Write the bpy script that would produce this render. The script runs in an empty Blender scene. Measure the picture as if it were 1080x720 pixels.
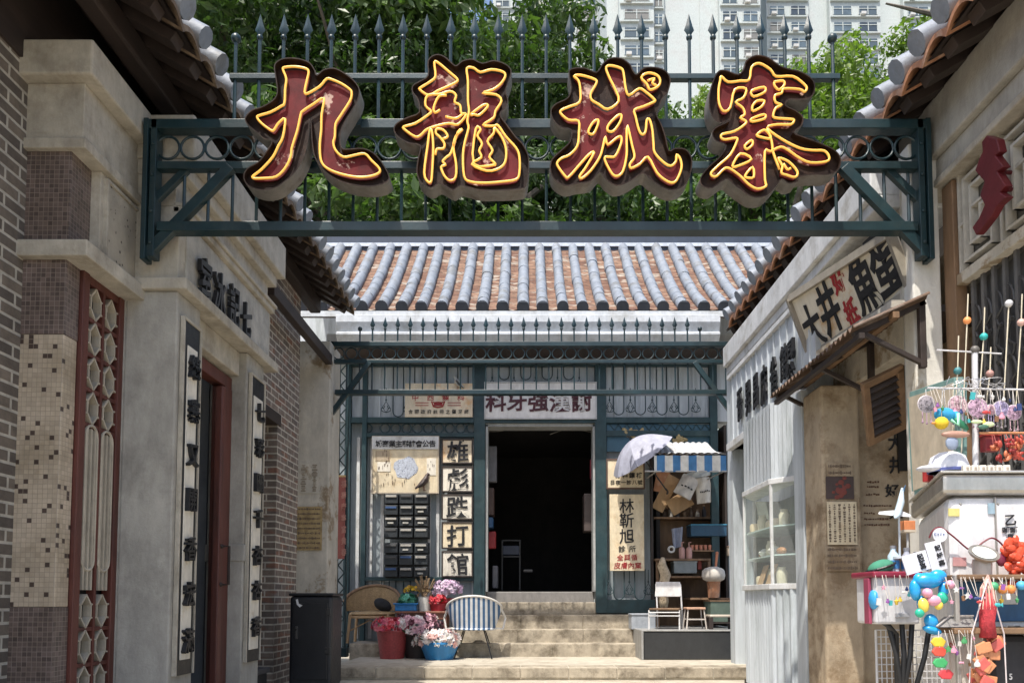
import bpy, bmesh, math, random
from math import radians as R, sin, cos, pi
from mathutils import Vector, Matrix, noise as mn
random.seed(7)
S = bpy.context.scene
COL = S.collection
# ---------------------------------------------------------------- camera, light, exposure
TH = R(3.3); F = 800.0; CU, CV = 555.0, 586.0; H = 0.88
cam = bpy.data.cameras.new('camera'); co = bpy.data.objects.new('camera', cam); COL.objects.link(co)
co.location = (0, 0, H); co.rotation_euler = (pi / 2 + TH, 0, 0)
cam.sensor_width = 36; cam.lens = F / 1080 * 36
cam.shift_x = (540 - CU) / 1080; cam.shift_y = (CV - 360) / 1080
cam.clip_start = .05; cam.clip_end = 2000
S.camera = co
SUN_EL, TRAVEL = R(64), Vector((0.42, 0.90))      # horizontal direction the light travels
W = bpy.data.worlds.new('World'); S.world = W; W.use_nodes = True
nt = W.node_tree; sky = nt.nodes.new('ShaderNodeTexSky'); sky.sky_type = 'NISHITA'; sky.sun_disc = False
src = -TRAVEL.normalized()
sky.sun_elevation = SUN_EL; sky.sun_rotation = math.atan2(src.x, src.y)
sky.air_density = 1.0; sky.dust_density = 3.0
nt.links.new(sky.outputs[0], nt.nodes['Background'].inputs[0]); nt.nodes['Background'].inputs[1].default_value = 0.15
sl = bpy.data.lights.new('sun', 'SUN'); sl.energy = 3.3; sl.angle = R(.5); sl.color = (1, .94, .85)
so = bpy.data.objects.new('sun', sl); COL.objects.link(so)
tr = Vector((TRAVEL.normalized().x * cos(SUN_EL), TRAVEL.normalized().y * cos(SUN_EL), -sin(SUN_EL)))
so.rotation_euler = tr.to_track_quat('-Z', 'Y').to_euler(); so.location = (-10, -8, 30)
S.view_settings.view_transform = 'Standard'; S.view_settings.look = 'None'
S.view_settings.gamma = 1; S.view_settings.use_curve_mapping = False
S.view_settings.exposure = 0.85
# ---------------------------------------------------------------- helpers
def P(u, v, Y):
    "the world point at depth Y seen at photo pixel (u, v)"
    xc, yc = (u - CU) / F, (CV - v) / F
    dy = cos(TH) - sin(TH) * yc; dz = sin(TH) + cos(TH) * yc
    t = Y / dy
    return Vector((xc * t, Y, H + dz * t))
def PX(u, v, X):
    xc, yc = (u - CU) / F, (CV - v) / F
    t = X / xc
    return Vector((X, (cos(TH) - sin(TH) * yc) * t, H + (sin(TH) + cos(TH) * yc) * t))
def ZZ(v, Y): return P(555, v, Y).z
def XX(u, Y, v=600): return P(u, v, Y).x
def wloc(o):
    l = Vector((0, 0, 0))
    while o: l += o.location; o = o.parent
    return l
def T(name, label, cat, loc, group=None):
    o = bpy.data.objects.new(name, None); COL.objects.link(o); o.location = loc; o.empty_display_size = .1
    o['label'] = label; o['category'] = cat
    if group: o['group'] = group
    return o
def tag(o, label, cat, group=None):
    o['label'] = label; o['category'] = cat
    if group: o['group'] = group
    return o
def copy_tree(o, parent=None, loc=None, rz=None, sc=None):
    c = o.copy(); COL.objects.link(c)
    if parent: c.parent = parent
    for ch in list(o.children): copy_tree(ch, c)
    if loc is not None: c.location = loc
    if rz is not None: c.rotation_euler = (0, 0, rz)
    if sc is not None: c.scale = (sc, sc, sc)
    return c
def mesh_obj(name, me, mat, parent=None, bev=0, smooth=False, origin=None, kind=None):
    o = bpy.data.objects.new(name, me); COL.objects.link(o)
    if parent is not None:
        o.parent = parent; me.transform(Matrix.Translation(-wloc(parent)))
    elif origin is not None:
        if origin == 'base':
            vs = [v.co for v in me.vertices]
            origin = Vector(((min(v.x for v in vs) + max(v.x for v in vs)) / 2, (min(v.y for v in vs) + max(v.y for v in vs)) / 2, min(v.z for v in vs)))
        me.transform(Matrix.Translation(-Vector(origin))); o.location = origin
    if mat:
        for m in (mat if isinstance(mat, (list, tuple)) else [mat]): me.materials.append(m)
    if bev:
        b = o.modifiers.new('bevel', 'BEVEL'); b.width = bev; b.segments = 2; b.limit_method = 'ANGLE'; b.angle_limit = R(50)
    if smooth:
        for p in me.polygons: p.use_smooth = True
        if smooth != 'all':
            try: me.set_sharp_from_angle(angle=R(45))
            except Exception: pass
    if kind: o['kind'] = kind
    return o
class MB:
    def __init__(s): s.bm = bmesh.new()
    def pts(s, vs, fs, mi=0):
        b = [s.bm.verts.new(v) for v in vs]
        for f in fs:
            try:
                ff = s.bm.faces.new([b[i] for i in f]); ff.material_index = mi
            except ValueError: pass
        return s
    def box(s, x0, x1, y0, y1, z0, z1, mi=0):
        x0, x1 = min(x0, x1), max(x0, x1); y0, y1 = min(y0, y1), max(y0, y1); z0, z1 = min(z0, z1), max(z0, z1)
        v = [(x0, y0, z0), (x1, y0, z0), (x1, y1, z0), (x0, y1, z0), (x0, y0, z1), (x1, y0, z1), (x1, y1, z1), (x0, y1, z1)]
        return s.pts(v, [(3, 2, 1, 0), (4, 5, 6, 7), (0, 1, 5, 4), (1, 2, 6, 5), (2, 3, 7, 6), (3, 0, 4, 7)], mi)
    def obox(s, c, size, M=None, mi=0):
        c = Vector(c); M = M or Matrix.Identity(3); h = [x / 2 for x in size]
        v = [c + M @ Vector((sx * h[0], sy * h[1], sz * h[2])) for sx, sy, sz in ((-1, -1, -1), (1, -1, -1), (1, 1, -1), (-1, 1, -1), (-1, -1, 1), (1, -1, 1), (1, 1, 1), (-1, 1, 1))]
        return s.pts(v, [(3, 2, 1, 0), (4, 5, 6, 7), (0, 1, 5, 4), (1, 2, 6, 5), (2, 3, 7, 6), (3, 0, 4, 7)], mi)
    def bar(s, a, b, w, d=None, up=(0, 0, 1)):
        "a rectangular bar from a to b, w across, d the other way"
        a, b = Vector(a), Vector(b); d = d or w; z = (b - a).normalized(); u = Vector(up)
        if abs(z.dot(u)) > .98: u = Vector((0, 1, 0))
        x = u.cross(z).normalized(); y = z.cross(x)
        M = Matrix((x, y, z)).transposed()
        return s.obox((a + b) / 2, (w, d, (b - a).length), M)
    def tube(s, path, r, n=8, cyc=False, mi=0):
        path = [Vector(p) for p in path]; N = len(path); rings = []
        rr = r if isinstance(r, (list, tuple)) else [r] * N
        prev = None
        for i, p in enumerate(path):
            if cyc: t = path[(i + 1) % N] - path[i - 1]
            else: t = path[min(i + 1, N - 1)] - path[max(i - 1, 0)]
            if t.length < 1e-9: t = Vector((0, 0, 1))
            t.normalize()
            if prev is None:
                u = Vector((0, 0, 1)) if abs(t.z) < .9 else Vector((1, 0, 0))
                x = u.cross(t).normalized()
            else:
                x = prev - t * prev.dot(t)
                x = x.normalized() if x.length > 1e-6 else Vector((1, 0, 0))
            prev = x; y = t.cross(x)
            rings.append([s.bm.verts.new(p + (x * cos(2 * pi * k / n) + y * sin(2 * pi * k / n)) * rr[i]) for k in range(n)])
        m = N if cyc else N - 1
        for i in range(m):
            a, b = rings[i], rings[(i + 1) % N]
            for k in range(n):
                try: s.bm.faces.new((a[k], a[(k + 1) % n], b[(k + 1) % n], b[k])).material_index = mi
                except ValueError: pass
        if not cyc:
            for q, rev in ((rings[0], True), (rings[-1], False)):
                try: s.bm.faces.new(list(reversed(q)) if rev else q).material_index = mi
                except ValueError: pass
        return s
    def lathe(s, prof, c, n=16, M=None, mi=0):
        "prof = [(radius, height)...] about the vertical through c (or the z axis of M)"
        c = Vector(c); M = M or Matrix.Identity(3); rings = []
        for r, z in prof:
            rings.append([s.bm.verts.new(c + M @ Vector((r * cos(2 * pi * k / n), r * sin(2 * pi * k / n), z))) for k in range(n)])
        for a, b in zip(rings, rings[1:]):
            for k in range(n): s.bm.faces.new((a[k], a[(k + 1) % n], b[(k + 1) % n], b[k])).material_index = mi
        if prof[0][0] > 1e-4: s.bm.faces.new(list(reversed(rings[0]))).material_index = mi
        if prof[-1][0] > 1e-4: s.bm.faces.new(rings[-1]).material_index = mi
        return s
    def ball(s, c, r, n=12, M=None, sq=(1, 1, 1), mi=0):
        M = (M or Matrix.Identity(3)) @ Matrix.Diagonal(Vector(sq)).to_3x3()
        m = max(5, n // 2)
        return s.lathe([(max(r * sin(pi * i / m), 1e-5), -r * cos(pi * i / m)) for i in range(m + 1)], c, n, M, mi)
    def prism(s, pts, off, mi=0):
        "a flat polygon of 3-D points and its copy moved by off"
        n = len(pts); off = Vector(off); pts = [Vector(p) for p in pts]
        v = pts + [p + off for p in pts]
        return s.pts(v, [tuple(range(n)), tuple(range(2 * n - 1, n - 1, -1))] + [(i, i + n, (i + 1) % n + n, (i + 1) % n) for i in range(n)], mi)
    def grid(s, fn, nu, nv, mi=0):
        vs = [[s.bm.verts.new(fn(i / nu, j / nv)) for j in range(nv + 1)] for i in range(nu + 1)]
        for i in range(nu):
            for j in range(nv):
                s.bm.faces.new((vs[i][j], vs[i + 1][j], vs[i + 1][j + 1], vs[i][j + 1])).material_index = mi
        return s
    def mesh(s, name, weld=True):
        if weld: bmesh.ops.remove_doubles(s.bm, verts=s.bm.verts, dist=1e-5)
        bmesh.ops.recalc_face_normals(s.bm, faces=s.bm.faces)
        me = bpy.data.meshes.new(name); s.bm.to_mesh(me); s.bm.free(); return me
    def build(s, name, mat, parent=None, bev=0, smooth=False, origin=None, kind=None, weld=True):
        return mesh_obj(name, s.mesh(name, weld), mat, parent, bev, smooth, origin, kind)
def catmull(pts, n=3, cyc=True):
    out = []; N = len(pts)
    for i in range(N if cyc else N - 1):
        g = (lambda k: pts[k % N]) if cyc else (lambda k: pts[max(0, min(N - 1, k))])
        p0, p1, p2, p3 = (Vector(g(i + k)) for k in (-1, 0, 1, 2))
        for k in range(n):
            t = k / n
            out.append(.5 * ((2 * p1) + (p2 - p0) * t + (2 * p0 - 5 * p1 + 4 * p2 - p3) * t * t + (3 * p1 - p0 - 3 * p2 + p3) * t ** 3))
    if not cyc: out.append(Vector(pts[-1]))
    return out
def poly_fill(loops, extrude, M):
    "2-D loops (holes allowed) filled and extruded, carried by the 4x4 matrix M; returns a mesh"
    c = bpy.data.curves.new('outline', 'CURVE'); c.dimensions = '2D'; c.fill_mode = 'BOTH'; c.extrude = extrude
    for lp in loops:
        sp = c.splines.new('POLY'); sp.points.add(len(lp) - 1); sp.use_cyclic_u = True
        for q, p in zip(sp.points, lp): q.co = (p[0], p[1], 0, 1)
    o = bpy.data.objects.new('outline', c); COL.objects.link(o)
    dg = bpy.context.evaluated_depsgraph_get(); dg.update()
    me = bpy.data.meshes.new_from_object(o.evaluated_get(dg)); bpy.data.objects.remove(o); bpy.data.curves.remove(c)
    me.transform(M); return me
# ---- writing
_G = {}
def glyph(ch, bold):
    k = (ch, bold)
    if k not in _G:
        c = bpy.data.curves.new('glyph', 'FONT'); c.body = ch; c.extrude = .5; c.offset = bold; c.resolution_u = 3
        o = bpy.data.objects.new('glyph', c); COL.objects.link(o)
        dg = bpy.context.evaluated_depsgraph_get(); dg.update()
        me = bpy.data.meshes.new_from_object(o.evaluated_get(dg)); bpy.data.objects.remove(o); bpy.data.curves.remove(c)
        vs = [v.co.copy() for v in me.vertices]; fs = [tuple(p.vertices) for p in me.polygons]; bpy.data.meshes.remove(me)
        if vs:
            cx = (min(v.x for v in vs) + max(v.x for v in vs)) / 2; cy = (min(v.y for v in vs) + max(v.y for v in vs)) / 2
            vs = [Vector((v.x - cx, v.y - cy, v.z)) for v in vs]
        _G[k] = (vs, fs)
    return _G[k]
def put_char(mb, ch, c, r, up, w, h, depth, bold=.02, brush=0.0, mi=0):
    "one written character centred on c, in the plane of r (right) and up"
    vs, fs = glyph(ch, bold); r, up = Vector(r), Vector(up); out = r.cross(up).normalized(); c = Vector(c)
    sd = random.random() * 99
    v2 = []
    for v in vs:
        x, y = v.x, v.y
        if brush:
            n = mn.noise_vector(Vector((x * 5 + sd, y * 5, sd)))
            m2 = mn.noise_vector(Vector((x * 2 + sd, y * 2, sd + 9)))
            x += n.x * brush + m2.x * brush; y += n.y * brush + m2.y * brush + x * .06
        v2.append(c + r * (x * w) + up * (y * h) + out * (v.z * depth))
    mb.pts(v2, fs, mi)
def put_line(mb, text, a, b, r, up, w, h, depth, bold=.02, brush=0.0):
    a, b = Vector(a), Vector(b); n = len(text)
    for i, ch in enumerate(text):
        t = .5 if n == 1 else i / (n - 1)
        put_char(mb, ch, a.lerp(b, t), r, up, w, h, depth, bold, brush)
# ---------------------------------------------------------------- materials
def newmat(name):
    m = bpy.data.materials.new(name); m.use_nodes = True
    n = m.node_tree.nodes; return m, n, m.node_tree.links, n['Principled BSDF']
def rgba(c): return (c[0], c[1], c[2], 1)
def tint(c, f): return tuple(min(1, max(0, x * f)) for x in c)
def ramp(N, stops):
    r = N.new('ShaderNodeValToRGB')
    while len(r.color_ramp.elements) < len(stops): r.color_ramp.elements.new(.5)
    for e, (p, c) in zip(r.color_ramp.elements, stops): e.position = p; e.color = rgba(c)
    return r
def mix(N, L, fac, a, b, mode='MIX'):
    m = N.new('ShaderNodeMix'); m.data_type = 'RGBA'; m.blend_type = mode
    if hasattr(fac, 'is_output'): L.new(fac, m.inputs[0])
    else: m.inputs[0].default_value = fac
    for k, x in ((6, a), (7, b)):
        if hasattr(x, 'is_output'): L.new(x, m.inputs[k])
        else: m.inputs[k].default_value = rgba(x)
    return m.outputs[2]
def nz(N, L, vec, scale, detail=4, rough=.6):
    t = N.new('ShaderNodeTexNoise'); t.inputs['Scale'].default_value = scale; t.inputs['Detail'].default_value = detail; t.inputs['Roughness'].default_value = rough
    L.new(vec, t.inputs['Vector']); return t.outputs['Fac']
def wpos(N): return N.new('ShaderNodeNewGeometry').outputs['Position']
def stretch(N, L, vec, sc):
    m = N.new('ShaderNodeVectorMath'); m.operation = 'MULTIPLY'; L.new(vec, m.inputs[0]); m.inputs[1].default_value = sc; return m.outputs[0]
def math_(N, L, op, a, b=None):
    m = N.new('ShaderNodeMath'); m.operation = op
    for k, x in ((0, a), (1, b)):
        if x is None: continue
        if hasattr(x, 'is_output'): L.new(x, m.inputs[k])
        else: m.inputs[k].default_value = x
    return m.outputs[0]
def bump(N, L, B, h, strength, dist=.01):
    b = N.new('ShaderNodeBump'); b.inputs['Strength'].default_value = strength; b.inputs['Distance'].default_value = dist
    L.new(h, b.inputs['Height']); L.new(b.outputs[0], B.inputs['Normal'])
def mat(name, c, rough=.6, metal=0, var=.18, scale=5, bmp=.15, bscale=40, stain=None, sscale=2.2, slo=.5, shi=.68, sc=(1, 1, 1), spec=None, grime=.28):
    m, N, L, B = newmat(name); p = stretch(N, L, wpos(N), sc)
    f = nz(N, L, p, scale, 6, .65)
    col = ramp(N, [(.3, tint(c, 1 - var)), (.7, tint(c, 1 + var))]); L.new(f, col.inputs[0]); o = col.outputs[0]
    if stain:
        f2 = nz(N, L, p, sscale, 8, .7); r = ramp(N, [(slo, (0, 0, 0)), (shi, (1, 1, 1))]); L.new(f2, r.inputs[0])
        o = mix(N, L, r.outputs[0], o, stain)
    if grime:
        g = ramp(N, [(.3, (1 - grime,) * 3), (.62, (1.04,) * 3)]); L.new(nz(N, L, stretch(N, L, p, (1, 1, .35)), 9, 10, .75), g.inputs[0]); o = mix(N, L, 1.0, o, g.outputs[0], 'MULTIPLY')
    L.new(o, B.inputs['Base Color']); B.inputs['Metallic'].default_value = metal
    rr = N.new('ShaderNodeMapRange'); L.new(nz(N, L, p, scale * 3, 3), rr.inputs[0]); rr.inputs[3].default_value = max(.03, rough - .12); rr.inputs[4].default_value = min(1, rough + .12)
    L.new(rr.outputs[0], B.inputs['Roughness'])
    if spec is not None: B.inputs['Specular IOR Level'].default_value = spec
    if bmp: bump(N, L, B, nz(N, L, p, bscale, 5, .7), bmp)
    return m
def uv_wall(N, L):
    "wall coordinates for faces along x or along y: (x + y, z)"
    s = N.new('ShaderNodeSeparateXYZ'); L.new(wpos(N), s.inputs[0])
    a = math_(N, L, 'ADD', s.outputs[0], s.outputs[1]); c = N.new('ShaderNodeCombineXYZ'); L.new(a, c.inputs[0]); L.new(s.outputs[2], c.inputs[1]); return c.outputs[0]
def brick_mat(name, c1, c2, mortar, bw=.24, bh=.075, ms=.007, odd=None, bmp=.6):
    m, N, L, B = newmat(name); v = uv_wall(N, L)
    t = N.new('ShaderNodeTexBrick'); L.new(v, t.inputs['Vector']); t.inputs['Scale'].default_value = 1
    t.inputs['Brick Width'].default_value = bw; t.inputs['Row Height'].default_value = bh; t.inputs['Mortar Size'].default_value = ms; t.inputs['Mortar Smooth'].default_value = .25
    t.inputs['Color1'].default_value = rgba(c1); t.inputs['Color2'].default_value = rgba(c2); t.inputs['Mortar'].default_value = rgba(mortar); t.inputs['Bias'].default_value = -.1
    p = wpos(N); f = nz(N, L, p, 9, 6, .7); o = t.outputs['Color']
    if odd:
        r = ramp(N, [(.57, (0, 0, 0)), (.66, (1, 1, 1))]); L.new(nz(N, L, stretch(N, L, p, (4, 4, 12)), .9, 1), r.inputs[0])
        k = math_(N, L, 'MULTIPLY', r.outputs[0], math_(N, L, 'SUBTRACT', 1.0, t.outputs['Fac']))
        o = mix(N, L, k, o, odd)
    dark = ramp(N, [(.25, (.55, .55, .55)), (.7, (1.15, 1.15, 1.15))]); L.new(f, dark.inputs[0])
    o = mix(N, L, 1.0, o, dark.outputs[0], 'MULTIPLY'); L.new(o, B.inputs['Base Color']); B.inputs['Roughness'].default_value = .85
    h = math_(N, L, 'ADD', math_(N, L, 'MULTIPLY', t.outputs['Fac'], -1.0), math_(N, L, 'MULTIPLY', nz(N, L, p, 60, 4), .5)); bump(N, L, B, h, bmp, .012)
    return m
def mosaic_mat(name, base, dark=None, frac=.08, size=.03, grout=(.2, .19, .17), var=.25):
    m, N, L, B = newmat(name); v = uv_wall(N, L)
    t = N.new('ShaderNodeTexBrick'); L.new(v, t.inputs['Vector']); t.offset = 0; t.squash = 1; t.inputs['Scale'].default_value = 1
    t.inputs['Brick Width'].default_value = size; t.inputs['Row Height'].default_value = size; t.inputs['Mortar Size'].default_value = size * .05; t.inputs['Mortar Smooth'].default_value = .2
    w = N.new('ShaderNodeTexWhiteNoise'); w.noise_dimensions = '3D'
    sn = N.new('ShaderNodeVectorMath'); sn.operation = 'SNAP'; L.new(v, sn.inputs[0]); sn.inputs[1].default_value = (size, size, 1)
    ad = N.new('ShaderNodeVectorMath'); ad.operation = 'ADD'; L.new(sn.outputs[0], ad.inputs[0]); ad.inputs[1].default_value = (.003, .003, .5); L.new(ad.outputs[0], w.inputs['Vector'])
    cr = ramp(N, [(0, tint(base, 1 - var)), (1, tint(base, 1 + var))]); L.new(w.outputs['Value'], cr.inputs[0]); o = cr.outputs[0]
    if dark: o = mix(N, L, math_(N, L, 'LESS_THAN', w.outputs['Value'], frac), o, dark)
    o = mix(N, L, t.outputs['Fac'], o, grout)
    r = ramp(N, [(.35, (.7, .68, .62)), (.65, (1.05, 1.05, 1.05))]); L.new(nz(N, L, wpos(N), 3, 6, .7), r.inputs[0])
    o = mix(N, L, 1.0, o, r.outputs[0], 'MULTIPLY'); L.new(o, B.inputs['Base Color'])
    B.inputs['Roughness'].default_value = .4; bump(N, L, B, math_(N, L, 'MULTIPLY', t.outputs['Fac'], -1.0), .5, .004); return m
def chips_mat(name, base, chip):
    m, N, L, B = newmat(name); p = wpos(N); t = N.new('ShaderNodeTexVoronoi'); t.inputs['Scale'].default_value = 26; t.inputs['Randomness'].default_value = .9
    L.new(stretch(N, L, p, (1, 1, .8)), t.inputs['Vector'])
    r = ramp(N, [(.16, (1, 1, 1)), (.24, (0, 0, 0))]); L.new(t.outputs['Distance'], r.inputs[0])
    b = ramp(N, [(.3, tint(base, .8)), (.7, tint(base, 1.1))]); L.new(nz(N, L, p, 6, 5), b.inputs[0])
    k = math_(N, L, 'MULTIPLY', r.outputs[0], math_(N, L, 'GREATER_THAN', nz(N, L, p, 17, 2), .5))
    L.new(mix(N, L, k, b.outputs[0], chip), B.inputs['Base Color']); B.inputs['Roughness'].default_value = .8
    bump(N, L, B, math_(N, L, 'SUBTRACT', nz(N, L, p, 90, 3), math_(N, L, 'MULTIPLY', k, 1.5)), .7, .01); return m
def stripes_mat(name, a, b, period, axis=0, rough=.7):
    m, N, L, B = newmat(name); s = N.new('ShaderNodeSeparateXYZ'); tc = N.new('ShaderNodeTexCoord'); L.new(tc.outputs['Object'], s.inputs[0])
    f = math_(N, L, 'GREATER_THAN', math_(N, L, 'FRACT', math_(N, L, 'MULTIPLY', math_(N, L, 'ADD', s.outputs[axis], 20.0), 1 / period)), .5)
    r = ramp(N, [(.3, (.8, .8, .8)), (.7, (1.05, 1.05, 1.05))]); L.new(nz(N, L, wpos(N), 12, 4), r.inputs[0])
    L.new(mix(N, L, 1.0, mix(N, L, f, a, b), r.outputs[0], 'MULTIPLY'), B.inputs['Base Color']); B.inputs['Roughness'].default_value = rough
    return m
def leaf_mat(name, a, b, tl=.35):
    m, N, L, B = newmat(name); g = N.new('ShaderNodeNewGeometry')
    w = N.new('ShaderNodeAttribute'); w.attribute_name = 'tone'
    r = ramp(N, [(0, a), (1, b)]); L.new(w.outputs['Fac'], r.inputs[0]); L.new(r.outputs[0], B.inputs['Base Color']); B.inputs['Roughness'].default_value = .45
    t = N.new('ShaderNodeBsdfTranslucent'); x = N.new('ShaderNodeMixShader'); x.inputs[0].default_value = tl
    L.new(mix(N, L, 1.0, r.outputs[0], (1.2, 1.5, .6), 'MULTIPLY'), t.inputs[0])
    L.new(B.outputs[0], x.inputs[1]); L.new(t.outputs[0], x.inputs[2]); L.new(x.outputs[0], N['Material Output'].inputs[0]); return m
def glass_mat(name, c=(.93, .97, .96), rough=.03):
    m, N, L, B = newmat(name); B.inputs['Base Color'].default_value = rgba(c); B.inputs['Roughness'].default_value = rough
    t = N.new('ShaderNodeBsdfTransparent'); t.inputs[0].default_value = rgba(c); x = N.new('ShaderNodeMixShader'); x.inputs[0].default_value = .14
    L.new(t.outputs[0], x.inputs[1]); L.new(B.outputs[0], x.inputs[2]); L.new(x.outputs[0], N['Material Output'].inputs[0]); return m
M = {}
M['iron'] = mat('green_iron', (.010, .030, .036), .38, 0, .35, 3, .12, 60, stain=(.022, .04, .043), sscale=8)
M['iron2'] = mat('old_green_iron', (.012, .040, .048), .5, 0, .35, 5, .15, 60, stain=(.03, .06, .065), sscale=6)
M['black'] = mat('black_paint', (.012, .013, .016), .45, 0, .3, 8, .1, 60)
M['ink'] = mat('black_ink', (.010, .010, .013), .6, 0, .3, 12, .05)
M['redink'] = mat('red_ink', (.35, .02, .025), .6, 0, .2, 12, .05)
M['maroon'] = mat('maroon_ink', (.07, .012, .02), .6, 0, .2, 12, .05)
M['stone'] = mat('pale_stone', (.47, .43, .355), .85, 0, .16, 4, .45, 70, stain=(.27, .235, .18), sscale=3, slo=.48, shi=.74)
M['plaster'] = mat('grey_plaster', (.385, .368, .325), .9, 0, .14, 3, .4, 50, stain=(.22, .205, .18), sscale=2, slo=.48, shi=.74)
M['cream'] = mat('cream_plaster', (.55, .51, .43), .85, 0, .12, 3, .4, 40, stain=(.30, .23, .15), sscale=2.6, slo=.53, shi=.60)
M['pier_sunlit'] = mat('sunlit_pier_wall', (.70, .68, .62), .85, 0, .08, 3, .4, 40, stain=(.44, .38, .28), sscale=2.2, slo=.57, shi=.64, grime=.18)  # pale wall colour brightened to carry sunlight on the pier; blotches are stains
M['brownwall'] = mat('aged_cream_wall', (.44, .355, .25), .85, 0, .15, 3, .4, 40, stain=(.25, .18, .11), sscale=2.8, slo=.47, shi=.6)
M['white'] = mat('white_paint', (.62, .63, .63), .55, 0, .08, 5, .25, 40, stain=(.40, .385, .35), sscale=3, slo=.53, shi=.68)
M['palewall'] = mat('pale_blue_timber', (.52, .565, .60), .6, 0, .10, 4, .3, 40, stain=(.30, .335, .34), sscale=4, slo=.5, shi=.68, sc=(1, 1, .16))
M['greyboard'] = mat('grey_painted_board', (.27, .31, .33), .6, 0, .14, 4, .2, 40, stain=(.18, .20, .21), sscale=3, sc=(1, 1, .2))
M['cornice'] = mat('pale_concrete', (.55, .58, .61), .8, 0, .1, 4, .3, 40, stain=(.33, .33, .30), sscale=2.5, slo=.5, shi=.75)
M['brick'] = brick_mat('grey_brick', (.105, .088, .075), (.20, .165, .13), (.45, .42, .36), ms=.010)
M['brickred'] = brick_mat('mixed_brick', (.15, .12, .10), (.27, .21, .165), (.52, .47, .39), .22, .07, .009, odd=(.24, .125, .085))
M['mosaic_p'] = mosaic_mat('purple_mosaic', (.135, .10, .09), None, 0, .028, (.30, .25, .21), .35)
M['mosaic_b'] = mosaic_mat('beige_mosaic', (.48, .40, .305), (.08, .055, .045), .085, .028, (.33, .28, .22), .12)
M['chips'] = chips_mat('pebble_dash', (.40, .36, .29), (.07, .06, .05))
M['roughcast'] = mat('rough_cast', (.45, .43, .38), .95, 0, .2, 8, 1.0, 35)
M['redwood'] = mat('red_brown_wood', (.115, .034, .024), .5, 0, .25, 5, .25, 30, sc=(1, 1, .15), stain=(.05, .02, .016), sscale=4)
M['darkwood'] = mat('dark_wood', (.035, .024, .020), .65, 0, .35, 5, .3, 30, sc=(1, .2, 1))
M['wood'] = mat('brown_wood', (.20, .12, .065), .6, 0, .3, 6, .3, 40, sc=(1, 1, .3), stain=(.09, .05, .03), sscale=4)
M['ply'] = mat('plywood', (.42, .27, .14), .6, 0, .2, 6, .2, 40, sc=(1, 1, .3))
M['rolltile'] = mat('blue_grey_roof_tile', (.225, .255, .30), .6, 0, .2, 4, .3, 30, stain=(.17, .18, .19), sscale=4, slo=.5, shi=.62)
M['capdark'] = mat('dark_tile_cap', (.03, .035, .045), .6, 0, .2, 8, .2)
M['pantile'] = brick_mat('brown_pan_tile', (.16, .075, .048), (.31, .19, .125), (.05, .032, .025), .30, .045, .006, odd=(.40, .34, .28), bmp=.8)
M['terra'] = mat('terracotta', (.40, .19, .10), .75, 0, .25, 7, .3, 40, stain=(.55, .40, .30), sscale=5, slo=.55, shi=.75)
M['step'] = mat('worn_concrete_step', (.40, .35, .27), .85, 0, .2, 5, .4, 40, stain=(.15, .125, .09), sscale=3.5, slo=.46, shi=.64)
M['paving'] = mat('pale_paving', (.46, .42, .34), .85, 0, .15, 4, .4, 50, stain=(.34, .29, .22), sscale=2.5)
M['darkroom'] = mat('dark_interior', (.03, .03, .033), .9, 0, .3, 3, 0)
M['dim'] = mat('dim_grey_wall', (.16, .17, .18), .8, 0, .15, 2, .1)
M['unlit_black'] = mat('black_interior', (.022, .02, .02), .95, 0, .3, 3, 0)  # near-black colour holds the darkness of unlit interiors
M['paper'] = mat('cream_paper', (.72, .62, .44), .7, 0, .08, 6, .1, 40, stain=(.55, .40, .22), sscale=5, slo=.5, shi=.75)
M['signcream'] = mat('cream_sign_board', (.72, .67, .55), .65, 0, .06, 5, .1, 40, stain=(.60, .36, .14), sscale=1.3, slo=.58, shi=.68, grime=.15)
M['paperw'] = mat('off_white_board', (.75, .70, .60), .65, 0, .06, 6, .1, 40, stain=(.58, .46, .30), sscale=5, slo=.58, shi=.75)
M['papero'] = mat('orange_stained_board', (.72, .62, .46), .65, 0, .08, 5, .1, 40, stain=(.68, .36, .13), sscale=2.2, slo=.53, shi=.68)
M['signwhite'] = mat('white_sign_board', (.74, .72, .70), .55, 0, .06, 5, .1, 40, stain=(.58, .55, .50), sscale=4, slo=.55, shi=.75)
M['steel'] = mat('brushed_steel', (.52, .50, .46), .35, .85, .12, 8, .1, 60)
M['glass'] = glass_mat('display_glass')
M['rust'] = mat('rusty_sheet', (.12, .075, .05), .75, .2, .3, 5, .3, 40, stain=(.24, .20, .17), sscale=4)
M['char_red'] = mat('faded_red_enamel', (.115, .012, .014), .6, 0, .4, 6, .12, 40, stain=(.48, .33, .27), sscale=5, slo=.59, shi=.62, spec=.15)
M['char_dark'] = mat('rusted_brown_tray', (.020, .011, .008), .6, 0, .5, 6, .2, 40, stain=(.05, .028, .018), sscale=5, spec=.15)
M['char_side'] = mat('dull_metal_return', (.25, .235, .215), .5, .3, .25, 6, .15, 40, stain=(.13, .095, .07), sscale=6)
m, N, L, B = newmat('amber_neon'); B.inputs['Base Color'].default_value = (.85, .50, .10, 1); B.inputs['Roughness'].default_value = .25
B.inputs['Emission Color'].default_value = (1, .43, .07, 1); B.inputs['Emission Strength'].default_value = .2; M['neon'] = m
_c = {}
def C(r, g, b, rough=.5, metal=0, var=.12):
    k = (r, g, b, rough, metal)
    if k not in _c: _c[k] = mat('paint_%d' % len(_c), (r, g, b), rough, metal, var, 14, .08, 60)
    return _c[k]
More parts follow.
